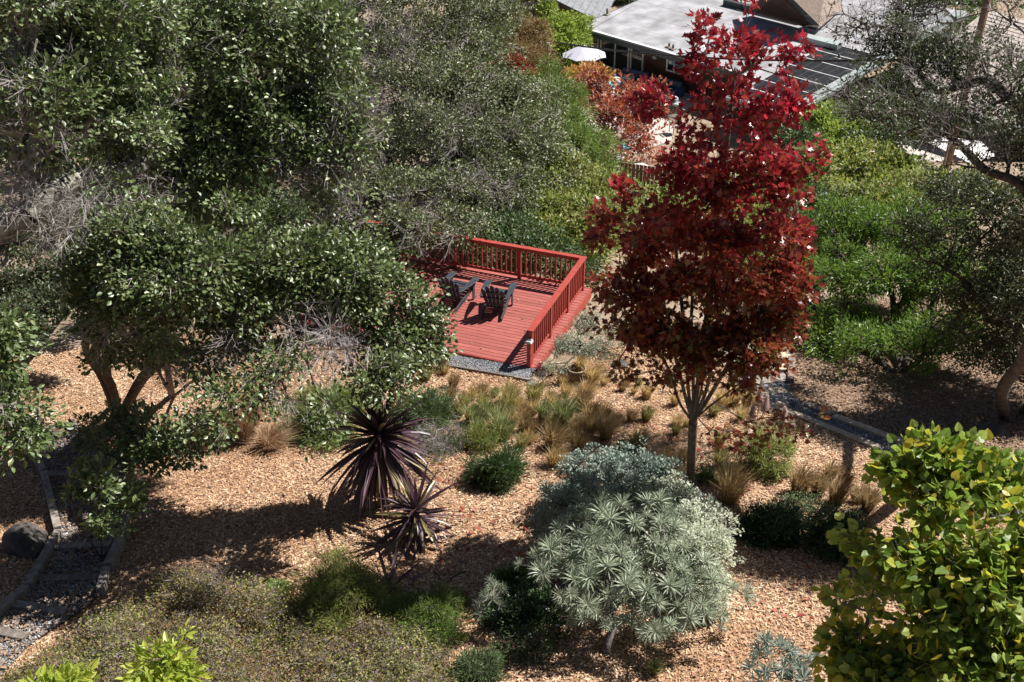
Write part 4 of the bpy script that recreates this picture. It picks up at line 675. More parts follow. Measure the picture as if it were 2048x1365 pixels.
eb = G(1212, 1310); ed = depth(eb)
rosbush('silver_shrub', 'large silver green shrub of spiky rosettes on a forked woody stem, nearest the camera', eb,
        [B(1200, 1150, ed - .2, 110, 70), B(1300, 1180, ed - .1, 120, 70), B(1400, 1190, ed, 70, 60), B(1250, 1080, ed + .3, 130, 60), B(1120, 1130, ed, 60, 45), B(1350, 1230, ed - .3, 80, 35), B(1210, 1230, ed - .4, 60, 30)], 170, .185, .02, M['silver'], 61, M['bark_grey'], 40)
eb2 = G(1130, 1190)
rosbush('silver_shrub', 'silver green rosette shrub behind and left of the large one, facing the cordylines', eb2,
        [B(1145, 1040, 18, 65, 50), B(1095, 1080, 17.8, 30, 36), B(1200, 1010, 18.4, 80, 50), B(1180, 1070, 18, 70, 45), B(1290, 1020, 18.4, 60, 40)], 150, .16, .017, M['silver'], 62, M['bark_grey'], 36)
bushes('licorice_shrub', 'fine leaved whitish shrub filling the right half of the silver mound', 'shrub', 1390, 1170, None, [B(1390, 1050, 18.5, 65, 50), B(1350, 1110, 17.8, 70, 50), B(1410, 1120, 17.6, 55, 60), B(1290, 1060, 18.4, 60, 40), B(1330, 1000, 19, 60, 30), B(1220, 1110, 17.6, 60, 35, wt=.6), B(1420, 1190, 17.3, 35, 40)], OVAL, .042, 1500, 26, .13, M['silver_fine'], 63, rbase=.03, rtip=.003, aspect=1.5, along=1.2)
bushes('licorice_shrub', 'shaded blue grey mound of fine leaves behind the silver shrubs', 'shrub', 1230, 1010, None, [B(1180, 945, 20.2, 60, 35), B(1250, 940, 20.4, 70, 35), B(1310, 960, 20, 50, 35), B(1150, 990, 19.8, 55, 30), B(1240, 985, 19.6, 90, 35), B(1120, 975, 19.9, 30, 20)], OVAL, .045, 800, 26, .14, M['teal'], 64, rbase=.03, rtip=.003, aspect=1.5)
rosbush('silver_shrub', 'young loose silver shrub with long thin leaves left of the white daisies', G(985, 1265), [B(985, 1185, 16.6, 22, 22), B(978, 1215, 16.6, 22, 24)], 16, .17, .009, M['silver'], 65, M['bark_grey'], 26, .02)
rosbush('silver_shrub', 'dusky green rosette plant at the bottom edge in front of the redbud', G(1590, 1385), [B(1560, 1310, 15.3, 45, 25), B(1620, 1340, 15.1, 55, 30), B(1540, 1345, 15.1, 45, 25)], 36, .17, .022, M['teal'], 66, M['bark_grey'], 30, .03)
# ------------------------------------------------------------------ low garden shrubs
def gb(px, py, wpx, h, k=5, seed=0):                                  # lumps of a bush standing on the ground at px,py
    g = rng(seed + 900); b = G(px, py); s = depth(b) / FPX; r = wpx * s / 2; out = []
    for i in range(k):
        a = i * 2.4; rr = r * .55 * math.sqrt((i + .3) / k); x, y = b[0] + math.cos(a) * rr, b[1] + math.sin(a) * rr; hh = h * g.uniform(.75, 1.05) * (1 - .35 * (rr / r) ** 2); out.append((np.array([x, y, gz(x, y) + hh * .5]), (r * .55, r * .55, hh * .5)))
    return b, out
def low(name, lab, px, py, wpx, h, leaf, size, ncl, nlf, cr, m, seed, k=5, **kw):
    b, bl = gb(px, py, wpx, h, k, seed); kw.setdefault('rbase', .02); kw.setdefault('rtip', .0035)
    return plant(name, lab, kw.pop('cat', 'shrub'), [[b, b + [0, 0, h * .3]]], bl, leaf, size, ncl, nlf, cr, m, kw.pop('bark', M['bark_dark']), seed=seed, step=.25, shell=.6, **kw)
low('rosemary_bush', 'bright green feathery bush left of the tallest cordyline', 655, 870, 190, .95, SLIM, .13, 460, 34, .17, M['brush'], 70, up=.05, along=.9, aspect=.6)
low('rosemary_bush', 'upright rosemary bush right of the tallest cordyline', 850, 850, 130, .7, SLIM, .12, 280, 32, .15, M['rosemary'], 71, up=.05, along=.9, aspect=.7)
low('rosemary_bush', 'grey half dead shrub below the upright rosemary', 880, 905, 120, .5, SLIM, .10, 120, 20, .16, M['rosemary'], 72, up=.05, twigs=7, bark=M['bark_grey'], bare=([B(870, 880, 21.5, 60, 35)], 60, .25, 5))
low('rosemary_bush', 'tall dark green bush left of the blue grey mound', 1000, 965, 115, .8, SLIM, .10, 340, 30, .15, M['darkgreen'], 73, up=.05, along=.9, aspect=.8)
low('rosemary_bush', 'olive grey bush behind the tall dark green bush', 965, 900, 70, .5, SLIM, .12, 90, 26, .15, M['yg'], 74, up=.05, aspect=.8)
low('rosemary_bush', 'rounded grey green bush right of the maple trunk near the gravel path', 1535, 945, 120, .75, OVAL, .04, 420, 28, .13, M['yg'], 75, along=1.0)
low('shrub', 'small bright green herb just right of the maple trunk', 1412, 965, 50, .5, OVAL, .045, 90, 22, .11, M['brush'], 76)
low('shrub', 'shaded dark green bush right of the white shrub', 1540, 1085, 150, .6, SLIM, .09, 330, 28, .15, M['darkgreen'], 77, aspect=1.3)
low('shrub', 'shaded dark green bush between the other shaded bush and the redbud', 1670, 1095, 150, .6, SLIM, .09, 330, 28, .15, M['darkgreen'], 78, aspect=1.3)
low('shrub', 'thin green plant in front of the shaded bushes, behind the tufts', 1600, 1040, 160, .35, OVAL, .04, 200, 20, .13, M['rosemary'], 79)
low('shrub', 'pine green tufty bush among the oak seedlings by the gravel steps', 280, 915, 110, .5, SLIM, .16, 130, 40, .15, M['rosemary'], 80, up=.05, aspect=.35)
low('shrub', 'yellow green needle leaved shrub in the bed below the cordylines', 690, 1235, 250, .75, SLIM, .09, 800, 30, .15, M['yg'], 81, k=8, up=.05, aspect=.7)
low('shrub', 'fresh green needle leaved shrub right of the yellow green one', 850, 1260, 170, .5, SLIM, .09, 420, 30, .14, M['brush'], 82, k=6, up=.05, aspect=.7)
low('shrub', 'small leafy green herb at the left end of the yellow green shrub', 555, 1200, 60, .3, OVAL, .045, 90, 22, .09, M['brush'], 83)
low('daisy_bush', 'green daisy bush with white flowers left of the large silver shrub', 1050, 1245, 160, .5, OVAL, .06, 380, 22, .12, M['darkgreen'], 84, k=6)
low('daisy_bush', 'bright green leafy mound behind the daisy bush', 1030, 1180, 80, .45, OVAL, .07, 130, 20, .10, M['brush'], 85)
low('shrub', 'brown stemmed half bare shrub in front of the daisy bush', 1055, 1310, 120, .45, SLIM, .07, 130, 20, .14, M['rosemary'], 86, twigs=8, bark=M['bark_brown'], aspect=1.2)
low('shrub', 'small olive bush at the bottom edge left of the brown stemmed shrub', 960, 1365, 110, .4, SLIM, .07, 230, 26, .12, M['rosemary'], 87)
low('shrub', 'tuft of olive leaves between the fresh green shrub and the fallen sticks', 905, 1220, 60, .3, SLIM, .08, 80, 24, .10, M['yg'], 88)
for k, (px, py) in enumerate(((1089, 1213), (1095, 1219), (1114, 1251), (1034, 1155), (1031, 1192), (1060, 1268))):
    c = U(px, py, depth(G(px, py + 35)) - .25); V, F, v = scatter(T([(0, 0, 0), (.6, .22, .05), (1, 0, .02), (.6, -.22, .05)], [(0, 3, 2, 1)]), np.zeros((12, 3)), frames(np.stack([np.cos(np.arange(12) * .5236), np.sin(np.arange(12) * .5236), np.full(12, .1)], 1), np.tile([0, -.2, 1.], (12, 1))), np.full(12, .035 if k < 2 else .024))
    o = thing('daisy', ['large white daisy bloom, upper left of a touching pair', 'large white daisy bloom, lower right of a touching pair', 'single white daisy below the pair near the silver shrub', 'white daisy on the bright green mound behind', 'white daisy at the left side of the daisy bush', 'lowest white daisy near the brown stemmed shrub'][k], 'flower', tuple(c), 0, 'white daisies')
    link('petals', npmesh('petals', V, F), M['white_petal'], o); link('flower_centre', pymesh('flower_centre', [(.008, 0, .006), (0, .008, .006), (-.008, 0, .006), (0, -.008, .006)], [(0, 1, 2, 3)]), M['cord_small'], o)
    pipe('stalk', [(0, 0, -.002), (.01, .01, -.12), (.02, .02, -.26)], .003, M['darkgreen'], o, 4)
# ground cover bed bottom left
gcp = [tuple(g2(*p)) for p in ((-60, 1420), (90, 1330), (230, 1230), (330, 1175), (480, 1195), (560, 1210), (700, 1230), (860, 1280), (900, 1330), (930, 1420))]
g = rng(91); gp = np.array(gcp); n = 2600; x = g.uniform(gp[:, 0].min(), gp[:, 0].max(), n * 3); y = g.uniform(gp[:, 1].min(), gp[:, 1].max(), n * 3); k = inside(x, y, gp); x, y = x[k][:n], y[k][:n]; n = len(x)
hz = .32 + .16 * np.sin(x * 1.9 + np.sin(y * 2)) * np.sin(y * 2.3) + .06 * np.sin(x * 5 + y * 3); cl = np.stack([x, y, gz(x, y) + hz * g.uniform(.3, 1.1, n)], 1); m_ = n * 26; ci = np.repeat(np.arange(n), 26); pos = cl[ci] + g.normal(0, .07, (m_, 3)); dirs = g.normal(size=(m_, 3)); nrm = g.normal(size=(m_, 3)) * .5 + [0, 0, 1.]
root = thing('ground_cover', 'wide low bed of brownish green ground cover with tiny purple flowers', 'ground cover', (float(gp[:, 0].mean()), float(gp[:, 1].mean()), float(gz(*gp.mean(0))))); o0 = np.array(root.location); root['kind'] = 'stuff'
V, F, v = scatter(OVAL, pos - o0, frames(dirs, nrm), .042 * g.uniform(.5, 1.3, m_), (g.random(n) * .4)[ci] + g.random(m_) * .6); link('foliage', npmesh('foliage', V, F, v), M['lantana'], root)['kind'] = 'stuff'
q = g.normal(size=(n * 3, 3)); q[:, 2] = np.abs(q[:, 2]); q = unit(q) * .2; V, F = tubes(np.repeat(cl, 3, 0) - o0 - q * .5, np.repeat(cl, 3, 0) - o0 + q * .6, np.full(n * 3, .0035), np.full(n * 3, .0015), 3); link('twigs', npmesh('twigs', V, F), M['bark_grey'], root)['kind'] = 'stuff'
k = g.choice(n, 130); P = cl[k] + [0, 0, .1]; P = np.repeat(P, 5, 0) + g.normal(0, .014, (650, 3)); V, F, v = scatter(OVAL, P - o0, frames(g.normal(size=(650, 3)), g.normal(size=(650, 3)) + [0, 0, 1.]), np.full(650, .024), g.random(650), ); link('flowers', npmesh('flowers', V, F, v), M['purple'], root)['kind'] = 'stuff'
low('twiggy_shrub', 'tangle of bare grey twigs at the upper rim of the ground cover', 400, 1190, 190, .3, RHOMB, .03, 40, 8, .12, M['lantana'], 92, bark=M['bark_grey'], twigs=9, bare=(gb(400, 1190, 190, .32)[1], 110, .28, 5))
# lime sprigs right under the camera
lb = [B(90, 1385, 10.5, 45, 16), B(170, 1375, 10.4, 50, 18), B(250, 1370, 10.4, 45, 16), B(350, 1375, 10.4, 45, 18), B(335, 1315, 10.5, 25, 14, wt=.5), B(360, 1280, 10.5, 14, 10, wt=.3), B(300, 1320, 10.5, 25, 12, wt=.4), B(470, 1370, 10.6, 20, 14, wt=.25), B(80, 1345, 10.6, 12, 20, wt=.2)]
lg = U(200, 1500, 11.5); lg = np.array([lg[0], lg[1], gz(lg[0], lg[1])])
plant('lime_bush', 'yellow lime leaved bush tops poking in along the bottom left edge', 'shrub', [[lg, U(200, 1480, 11.4), U(200, 1420, 10.8)], [U(200, 1420, 10.8), U(330, 1340, 10.6)], [U(200, 1420, 10.8), U(90, 1400, 10.6)]], lb, OVAL, .105, 190, 14, .14, M['lime'], M['brush'], seed=93, rbase=.04, rtip=.003, pieces=200, aspect=.75, up=.35)
# ------------------------------------------------------------------ feather grass
def tuftmesh(name, n, h, spread, seed, m, lean=(.18, -.05)):
    g = rng(seed); a = g.random(n) * 6.283; r = g.random(n) ** .6 * spread * .3; hh = h * g.uniform(.55, 1.1, n); out = spread * (.35 + g.random(n) * .9) * (g.random(n) * .7 + .3)
    b0 = np.stack([np.cos(a) * r, np.sin(a) * r, np.zeros(n)], 1); dx = np.stack([np.cos(a) * out + lean[0] * hh, np.sin(a) * out + lean[1] * hh, hh], 1); mid = b0 + dx * np.array([.35, .35, .62]); tip = b0 + dx * np.array([1, 1, .92])
    s = np.stack([-np.sin(a + g.normal(0, .8, n)), np.cos(a + g.normal(0, .8, n)), np.zeros(n)], 1); w_ = .0028 + g.random(n)[:, None] * .003
    V = np.stack([b0 - s * w_, b0 + s * w_, mid + s * w_, mid - s * w_, tip], 1).reshape(-1, 3); i = np.arange(n)[:, None] * 5; Q = np.concatenate([i, i + 1, i + 2, i + 3], 1); Tt = np.concatenate([i + 3, i + 2, i + 4], 1)
    v = g.random(n); me = npmesh(name, V, [Q, Tt], np.concatenate([v, v])); me.materials.append(m); return me
TM = {c: [tuftmesh('grass_tuft', 340, .42, .26, 100 + i + 10 * j, M[mm]) for i in range(3)] for j, (c, mm) in enumerate((('tan', 'tan'), ('olive', 'tan2'), ('green', 'grass_green'), ('brown', 'grass_brown')))}
cr = lambda x, y: (880 + x / 3.938, 680 + y / 3.938); cq = lambda x, y: (1380 + x / 2.651, 850 + y / 2.651)
ORD = ['leftmost', 'second from left', 'third from left', 'fourth from left', 'fifth from left', 'sixth from left', 'seventh from left', 'eighth from left', 'ninth from left', 'tenth from left', 'eleventh from left', 'twelfth from left', 'thirteenth from left', 'fourteenth from left']
rows = [('in the row nearest the deck gravel', cr, [(35, 285, 46, 'tan'), (105, 390, 56, 'brown'), (320, 455, 50, 'brown'), (425, 460, 42, 'green'), (545, 500, 74, 'olive'), (735, 505, 82, 'olive'), (855, 495, 42, 'brown'), (985, 460, 55, 'tan')]),
        ('in the line just below the row nearest the deck gravel', cr, [(85, 485, 50, 'brown'), (190, 545, 56, 'olive'), (335, 545, 62, 'olive'), (530, 595, 84, 'olive'), (660, 645, 62, 'brown'), (810, 655, 72, 'green'), (960, 690, 110, 'green'), (1060, 575, 50, 'brown')]),
        ('in the middle band of tufts left of the bare mulch', cr, [(250, 670, 84, 'green'), (360, 640, 70, 'green'), (470, 700, 84, 'green'), (490, 800, 100, 'green'), (660, 740, 66, 'brown'), (740, 750, 46, 'brown'), (1060, 765, 66, 'tan'), (1170, 765, 74, 'tan'), (1300, 795, 84, 'tan')]),
        ('among the small fill-in tufts of the dense drift', cr, [(250, 490, 50, 'tan'), (410, 620, 60, 'olive'), (600, 560, 52, 'tan'), (735, 610, 58, 'tan'), (880, 560, 56, 'tan'), (420, 760, 66, 'olive'), (565, 700, 66, 'tan'), (870, 730, 62, 'olive'), (975, 795, 60, 'tan'), (1240, 705, 62, 'tan'), (700, 835, 56, 'tan'), (300, 760, 60, 'green'), (1380, 690, 46, 'tan'), (150, 620, 52, 'olive')]),
        ('close behind the blue grey mound and the tall dark bush', cr, [(640, 870, 60, 'olive'), (890, 870, 104, 'brown'), (900, 1015, 82, 'tan'), (1090, 890, 76, 'brown'), (1420, 880, 50, 'olive'), (1545, 880, 78, 'olive'), (1770, 1025, 78, 'tan'), (1845, 1095, 56, 'tan')]),
        ('around the barrel planter', cr, [(890, 300, 46, 'tan'), (955, 375, 46, 'tan'), (1195, 375, 80, 'tan'), (1285, 380, 42, 'tan')]),
        ('between the barrel planter and the crowded tufts', cr, [(1150, 470, 70, 'tan'), (1110, 560, 80, 'brown'), (1185, 650, 84, 'tan'), (1300, 625, 56, 'tan')]),
        ('scattered in the open mulch left of the maple fork', cr, [(1430, 425, 40, 'brown'), (1460, 375, 44, 'tan'), (1525, 440, 30, 'tan'), (1560, 375, 34, 'olive'), (1620, 475, 56, 'tan')]),
        ('on the bare mulch left of the maple trunk', cr, [(1500, 660, 52, 'tan'), (1620, 655, 62, 'olive'), (1855, 700, 50, 'tan'), (1935, 705, 34, 'tan')]),
        ('right beside the maple trunk at mid height', cr, [(1850, 535, 50, 'tan'), (1850, 770, 44, 'olive'), (1910, 965, 52, 'tan')]),
        ('running down the slope right of the maple trunk', cq, [(155, 235, 50, 'olive'), (185, 330, 56, 'tan'), (205, 425, 82, 'tan'), (150, 120, 40, 'olive')]),
        ('in the half shade above the dark bushes', cq, [(570, 375, 66, 'brown'), (670, 375, 60, 'brown'), (735, 300, 44, 'brown'), (825, 325, 38, 'brown'), (770, 435, 60, 'brown'), (880, 425, 48, 'brown'), (930, 475, 60, 'brown')]),
        ('beside the pale steps of the gravel path', lambda x, y: (x, y), [(1442, 820, 18, 'tan'), (1466, 814, 16, 'tan'), (1492, 818, 18, 'tan'), (1425, 835, 14, 'olive'), (1480, 845, 14, 'tan')]),
        ('beneath the oak branch tip near the deck gravel', lambda x, y: (x, y), [(820, 752, 24, 'tan'), (850, 765, 18, 'olive'), (790, 740, 20, 'tan'), (880, 742, 16, 'brown')])]
cword = dict(tan='pale tan', olive='olive', green='green', brown='brown')
g = rng(120)
for where, cv_, lst in rows:
    sc_ = 3.938 if cv_ is cr else (2.651 if cv_ is cq else 1)
    lst = sorted(lst, key=lambda q: q[0])
    for i, (x, y, r, c) in enumerate(lst):
        px, py = cv_(x, y); b = G(px, py); b[2] = mz(b[0], b[1]) - .01; s = (r / sc_) * depth(b) / FPX / .165
        o = link('feather_grass', TM[c][i % 3], None, None, tuple(b), (0, 0, float(g.normal(0, .5)))); o.scale = (s, s, s * float(g.uniform(.9, 1.15)))
        tag(o, '%s feather grass tuft, %s %s' % (cword[c], ORD[i], where), 'grass tuft', 'feather grass tufts in the mulch')
b = G(1303, 1352); b[2] = mz(b[0], b[1]); tag(link('feather_grass', TM['green'][1], None, None, tuple(b)), 'lone small green grass tuft at the bottom edge below the large silver shrub', 'grass tuft', 'feather grass tufts in the mulch').scale = (.7, .7, .6)
dg = tuftmesh('dry_grass', 1500, 1.15, .62, 140, M['dry'], (.02, .0)); b = G(490, 885); tag(link('dry_grass', dg, None, None, tuple(b)), 'big clump of tall straw coloured dry grass left of the feathery green bush', 'ornamental grass')
dg2 = tuftmesh('dry_grass', 900, .6, .55, 141, M['dry'], (.25, -.1)); b = G(540, 900); tag(link('dry_grass', dg2, None, None, tuple(b)), 'low flopped straw grass at the foot of the tall dry clump', 'ornamental grass')
dg3 = tuftmesh('dry_grass', 700, .6, .5, 142, M['dry'], (-.1, 0)); b = G(400, 890); tag(link('dry_grass', dg3, None, None, tuple(b)), 'wispy straw grass left of the tall dry clump', 'ornamental grass')
# plumed grass by the path
for k, (px, py, hh, lab) in enumerate(((1508, 895, 1.45, 'tall plumed grass with the palest double plume beside the path'), (1560, 905, 1.0, 'shorter plumed grass with pinkish plumes leaning to the path'))):
    b = G(px, py); root = thing('plumed_grass', lab, 'ornamental grass', tuple(b)); me = tuftmesh('blades', 160, .75, .5, 150 + k, M['willow'] if k == 0 else M['grass_green'], (0, 0)); me.vertices; link('blades', me, None, root)
    for j, (dx, h2) in enumerate((((-.02, hh), (.12, hh * .80), (-.12, hh * .66)) if k == 0 else ((-.02, hh), (.13, hh * .76)))):
        pipe('stalk', curve3([(0, 0, 0), (dx * .5, 0, h2 * .5), (dx, 0, h2)], 4), .006, M['dry'], root, 5); n = 420; g = rng(160 + j + k * 5); t = g.random(n); P = np.stack([dx + t * 0, t * 0, h2 * .72 + t * h2 * .36], 1); a = g.random(n) * 6.28
        d = np.stack([np.cos(a), np.sin(a), g.uniform(.2, 1.4, n)], 1); V, F, v = scatter(SLIM, P, frames(d, g.normal(size=(n, 3))), .13 * (1.1 - .7 * t) * g.uniform(.6, 1.1, n), g.random(n)); link('plume', npmesh('plume', V, F, v), M['plume'], root)
# barrel planter
b = G(1153, 768); br = 71 / 3.938 * depth(b) / FPX; root = thing('barrel_planter', 'half barrel planter of wooden staves with pale rim holding a grass tuft', 'planter', tuple(b))
for k in range(20):
    a0, a1 = 2 * math.pi * k / 20 + .01, 2 * math.pi * (k + 1) / 20 - .01; V = []
    for z, r in ((-.15, br * .86), (.02, br * .88), (.22, br * .98), (.40, br)): V += [((r - e) * math.cos(a), (r - e) * math.sin(a), z) for a in (a0, a1) for e in (0, .03)]
    F = []
    for j in range(3): q = 4 * j; F += [(q, q + 2, q + 6, q + 4), (q + 3, q + 1, q + 5, q + 7), (q + 1, q, q + 4, q + 5), (q + 2, q + 3, q + 7, q + 6)]
    F += [(12, 14, 15, 13)]; link('stave', pymesh('stave', V, F), M['barrel'], root)
def ring(name, r0, r1, z0, z1, m, parent, n=32):
    V = [(r * math.cos(a), r * math.sin(a), z) for a in np.linspace(0, 2 * math.pi, n, endpoint=False) for r, z in ((r0, z0), (r1, z0), (r1, z1), (r0, z1))]
    F = [(4 * i + j, 4 * ((i + 1) % n) + j, 4 * ((i + 1) % n) + (j + 1) % 4, 4 * i + (j + 1) % 4) for i in range(n) for j in range(4)]; return link(name, pymesh(name, V, F), m, parent)
ring('hoop', br * .915, br * .945, .08, .12, M['hoop'], root); ring('hoop', br * .985, br * 1.01, .30, .34, M['hoop'], root); ring('rim', br * .93, br * 1.015, .402, .42, M['timber'], root)
prism('potting_soil', [(br * .92 * math.cos(a), br * .92 * math.sin(a)) for a in np.linspace(0, 2 * math.pi, 20, endpoint=False)], .25, .33, M['mulch_under'], root)
o = link('feather_grass', TM['tan'][2], None, None, tuple(b + [.05, .05, .33])); o.scale = (.9, .9, 1.0); tag(o, 'pale tan grass tuft growing inside the barrel planter', 'grass tuft', 'feather grass tufts in the mulch')
b2 = G(1132, 775); rg = thing('edging_hoop', 'curved rusty edging band lying left of the barrel planter', 'edging', tuple(b2)); pipe('band', [(.28 * math.cos(a), .24 * math.sin(a), .05 + .05 * math.sin(a)) for a in np.linspace(-.5, 2.2, 12)], .018, M['timber_grey'], rg, 6)
# stones, sticks
def rock(name, lab, px, py, r, m, seed, flat=.6, sq=(1, 1)):
    g = rng(seed); import bmesh; bm = bmesh.new(); bmesh.ops.create_icosphere(bm, subdivisions=3, radius=1); pl = unit(g.normal(size=(9, 3))); off = g.uniform(.62, .92, 9)
    for v_ in bm.verts:
        p = np.array(v_.co)
        for n_, o_ in zip(pl, off):
            dd = p @ n_ - o_
            if dd > 0: p = p - n_ * dd * .85
        p = p * (1 + .03 * math.sin(p[0] * 9 + seed) * math.sin(p[1] * 8)); v_.co = (p[0] * r * sq[0], p[1] * r * sq[1], p[2] * r * flat)
    me = bpy.data.meshes.new(name); bm.to_mesh(me); bm.free(); b = G(px, py); b[2] = mz(b[0], b[1]) + r * flat * .35; o = link(name, me, m, None, tuple(b)); o.rotation_euler = (0, 0, g.random() * 3)
    return tag(o, lab, 'rock')
rock('boulder', 'big dark boulder in the mulch left of the gravel steps', 58, 1105, .44, M['rock'], 5, .72, (1.05, .85))
rock('rock', 'small pale rock below the front corner of the deck', 1063, 775, .12, M['rock_pale'], 6, .6); rock('rock', 'dark rock at the top of the gravel steps under oak leaves', 218, 985, .26, M['rock'], 8, .6)
rock('rock', 'dark stone under the maple beyond the barrel planter', 1240, 735, .2, M['rock'], 9, .5); rock('rock', 'flat grey stone at the end of the path beneath the right oak', 1985, 870, .3, M['rock'], 10, .3)
rock('boulder', 'rounded pale boulder behind the maple near the brown board fence', 1262, 362, .9, M['rock_pale'], 11, .6)
for (a, b_, lab) in (((865, 1150), (885, 1172), 'short dark stick lying on the mulch right of the smallest cordyline'), ((900, 1166), (945, 1150), 'longer dark stick lying on the mulch pointing to the silver shrub'), ((1062, 750), (1085, 765), 'bent dark branch in front of the deck corner')):
    A_, B_ = G(*a), G(*b_); o = thing('stick', lab, 'stick', tuple(A_)); pipe('bark', [(0, 0, .08), tuple((B_ - A_) * .5 + [0, .02, .12]), tuple(B_ - A_ + [0, 0, .07])], .014, M['bark_dark'], o, 6, .007)
    pipe('side_twig', [tuple((B_ - A_) * .6 + [0, 0, .11]), tuple((B_ - A_) * .75 + [.03, .06, .16])], .006, M['bark_dark'], o, 5, .003)
# ------------------------------------------------------------------ right-hand path
p2 = lambda px, py: g2(px, py)
sleeper('path_timber', p2(1527, 811), p2(1755, 903), .17, .12, M['timber'], 'long pale timber edging the near side of the gravel path')
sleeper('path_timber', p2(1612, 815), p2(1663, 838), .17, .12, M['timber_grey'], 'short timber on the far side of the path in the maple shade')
sleeper('path_timber', p2(1666, 839), p2(1827, 901), .17, .12, M['timber'], 'long pale timber edging the far side of the gravel path')
sleeper('path_timber', p2(1541, 822), p2(1572, 810), .17, .11, M['timber'], 'pale cross timber at the foot of the path steps')
sleeper('path_timber', p2(1478, 706), p2(1470, 770), .15, .16, M['timber_grey'], 'side timber left of the path steps'); sleeper('path_timber', p2(1582, 716), p2(1580, 770), .15, .16, M['timber_grey'], 'side timber right of the path steps')
for k, (y, lab) in enumerate(((792, 'nearest'), (768, 'second nearest'), (747, 'third nearest'), (727, 'farthest'))):
    b0, b1 = p2(1478 + k * 4, y + 4), p2(1572 + k * 2, y - 6); sleeper('path_step', b0, b1, .3, .08 + .03 * k, M['timber'] if k != 1 else M['timber_grey'], lab + ' timber tread of the steps on the right hand path')
sleeper('path_block', p2(1838, 918), p2(1878, 893), .35, .35, M['timber_grey'], 'thick square timber block at the bend of the gravel path')
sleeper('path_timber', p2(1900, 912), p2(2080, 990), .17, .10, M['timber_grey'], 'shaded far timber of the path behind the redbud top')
# ------------------------------------------------------------------ gravel steps, lower left
SL = [(-20, 880), (60, 905), (92, 960), (108, 1020), (120, 1085), (92, 1140), (55, 1190), (5, 1245), (-60, 1300), (-120, 1380)]
SR = [(150, 850), (205, 900), (250, 950), (262, 1010), (252, 1090), (225, 1140), (212, 1195), (150, 1240), (60, 1300), (-10, 1380)]
sl, sr = [g2(*p) for p in SL], [g2(*p) for p in SR]
strip('gravel_steps', resamp(sl, 30), resamp(sr, 30), .10, M['gravel_pale']); pebbles('step_gravel_stones', sl, sr, 7000, M['stone_pale'], .115, .02, 8, 'pale grey gravel filling the timber framed steps')
labs = ['uppermost', 'second', 'third', 'fourth', 'fifth', 'lowest']
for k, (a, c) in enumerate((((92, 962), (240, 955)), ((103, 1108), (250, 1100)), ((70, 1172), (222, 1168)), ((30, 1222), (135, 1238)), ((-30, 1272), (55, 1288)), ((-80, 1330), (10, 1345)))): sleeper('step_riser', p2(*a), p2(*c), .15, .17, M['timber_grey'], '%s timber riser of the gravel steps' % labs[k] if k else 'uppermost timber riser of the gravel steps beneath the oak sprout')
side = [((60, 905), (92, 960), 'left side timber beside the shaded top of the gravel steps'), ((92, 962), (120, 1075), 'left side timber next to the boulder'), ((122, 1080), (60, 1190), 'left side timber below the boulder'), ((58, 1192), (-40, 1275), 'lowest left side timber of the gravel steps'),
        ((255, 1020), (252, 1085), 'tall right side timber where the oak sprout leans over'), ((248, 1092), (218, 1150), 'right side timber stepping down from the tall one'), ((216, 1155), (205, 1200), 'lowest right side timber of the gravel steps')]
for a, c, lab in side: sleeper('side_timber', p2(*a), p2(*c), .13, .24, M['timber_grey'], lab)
# ================================================================== NEIGHBOURING HOUSES
OA = np.array([4.18, 73.2]); UA = np.array([.676, -.737]); VA = np.array([.737, .676]); RZA = math.atan2(UA[1], UA[0]); SL_ = .12
def la(p): d = np.asarray(p)[:2] - OA; return float(d @ UA), float(d @ VA)
def on_roof(px, py):                                                  # (u, v) where the sight line meets the low slope roof
    r = ray(px, py); n = np.array([-SL_ * VA[0], -SL_ * VA[1], 1]); p0 = np.array([OA[0], OA[1], -5.6]); t = ((p0 - CC) @ n) / (r @ n); return la(CC + r * t)
def on_wall(px, py, v):
    r = ray(px, py); n = np.array([VA[0], VA[1], 0]); p0 = np.array([*(OA + v * VA), 0]); t = ((p0 - CC) @ n) / (r @ n); p = CC + r * t; return la(p)[0], float(p[2])
house = thing('neighbour_house', 'dark brown house with a broad white flat roof and black mats on its right wing', 'house', (OA[0], OA[1], 0), RZA)
rz_ = lambda v: -5.6 + SL_ * v
def slab(name, u0, u1, v0, v1, top, th, m, parent=house):
    V = [(u, v, rz_(v) + top - d) for d in (th, 0) for u, v in ((u0, v0), (u1, v0), (u1, v1), (u0, v1))]
    return link(name, pymesh(name, V, [(3, 2, 1, 0), (4, 5, 6, 7), (0, 1, 5, 4), (1, 2, 6, 5), (2, 3, 7, 6), (3, 0, 4, 7)]), m, parent)
FU0 = 14.2; UR = 18.2; VF = -2.75
rw = slab('roof', 0, UR, 0, 15, 0, .18, M['white_roof']); slab('roof', FU0, UR, VF, -.004, 0, .18, M['white_roof'])
for k, v in enumerate((1.9, 3.7, 5.6, 7.4, 9.3, 11.1)): slab('roof_seam', 2.2 * (k % 2), UR - .5 - k, v, v + .03, .008, .006, M['seam_pale'])
slab('roof_seam', 3.4, 3.44, .2, 5.6, .012, .006, M['seam_pale'])
for k in range(7):
    v = VF + .25 + k * 1.28; slab('solar_mat', FU0 + .3, UR - .5, v, v + 1.2, .045, .03, M['black_roof']); slab('strap', FU0 + .2, UR - .45, v + 1.205, v + 1.255, .06, .05, M['strap_white'])
    for j in range(6): slab('mat_rib', FU0 + .5 + j * .55, FU0 + .53 + j * .55, v + .02, v + 1.18, .055, .01, M['fascia_dark'])
slab('edge_trim', UR - .42, UR - .02, VF, 15, .05, .04, M['fascia']); slab('gutter', UR + .004, UR + .16, VF - .02, 15, -.02, .2, M['fascia'])
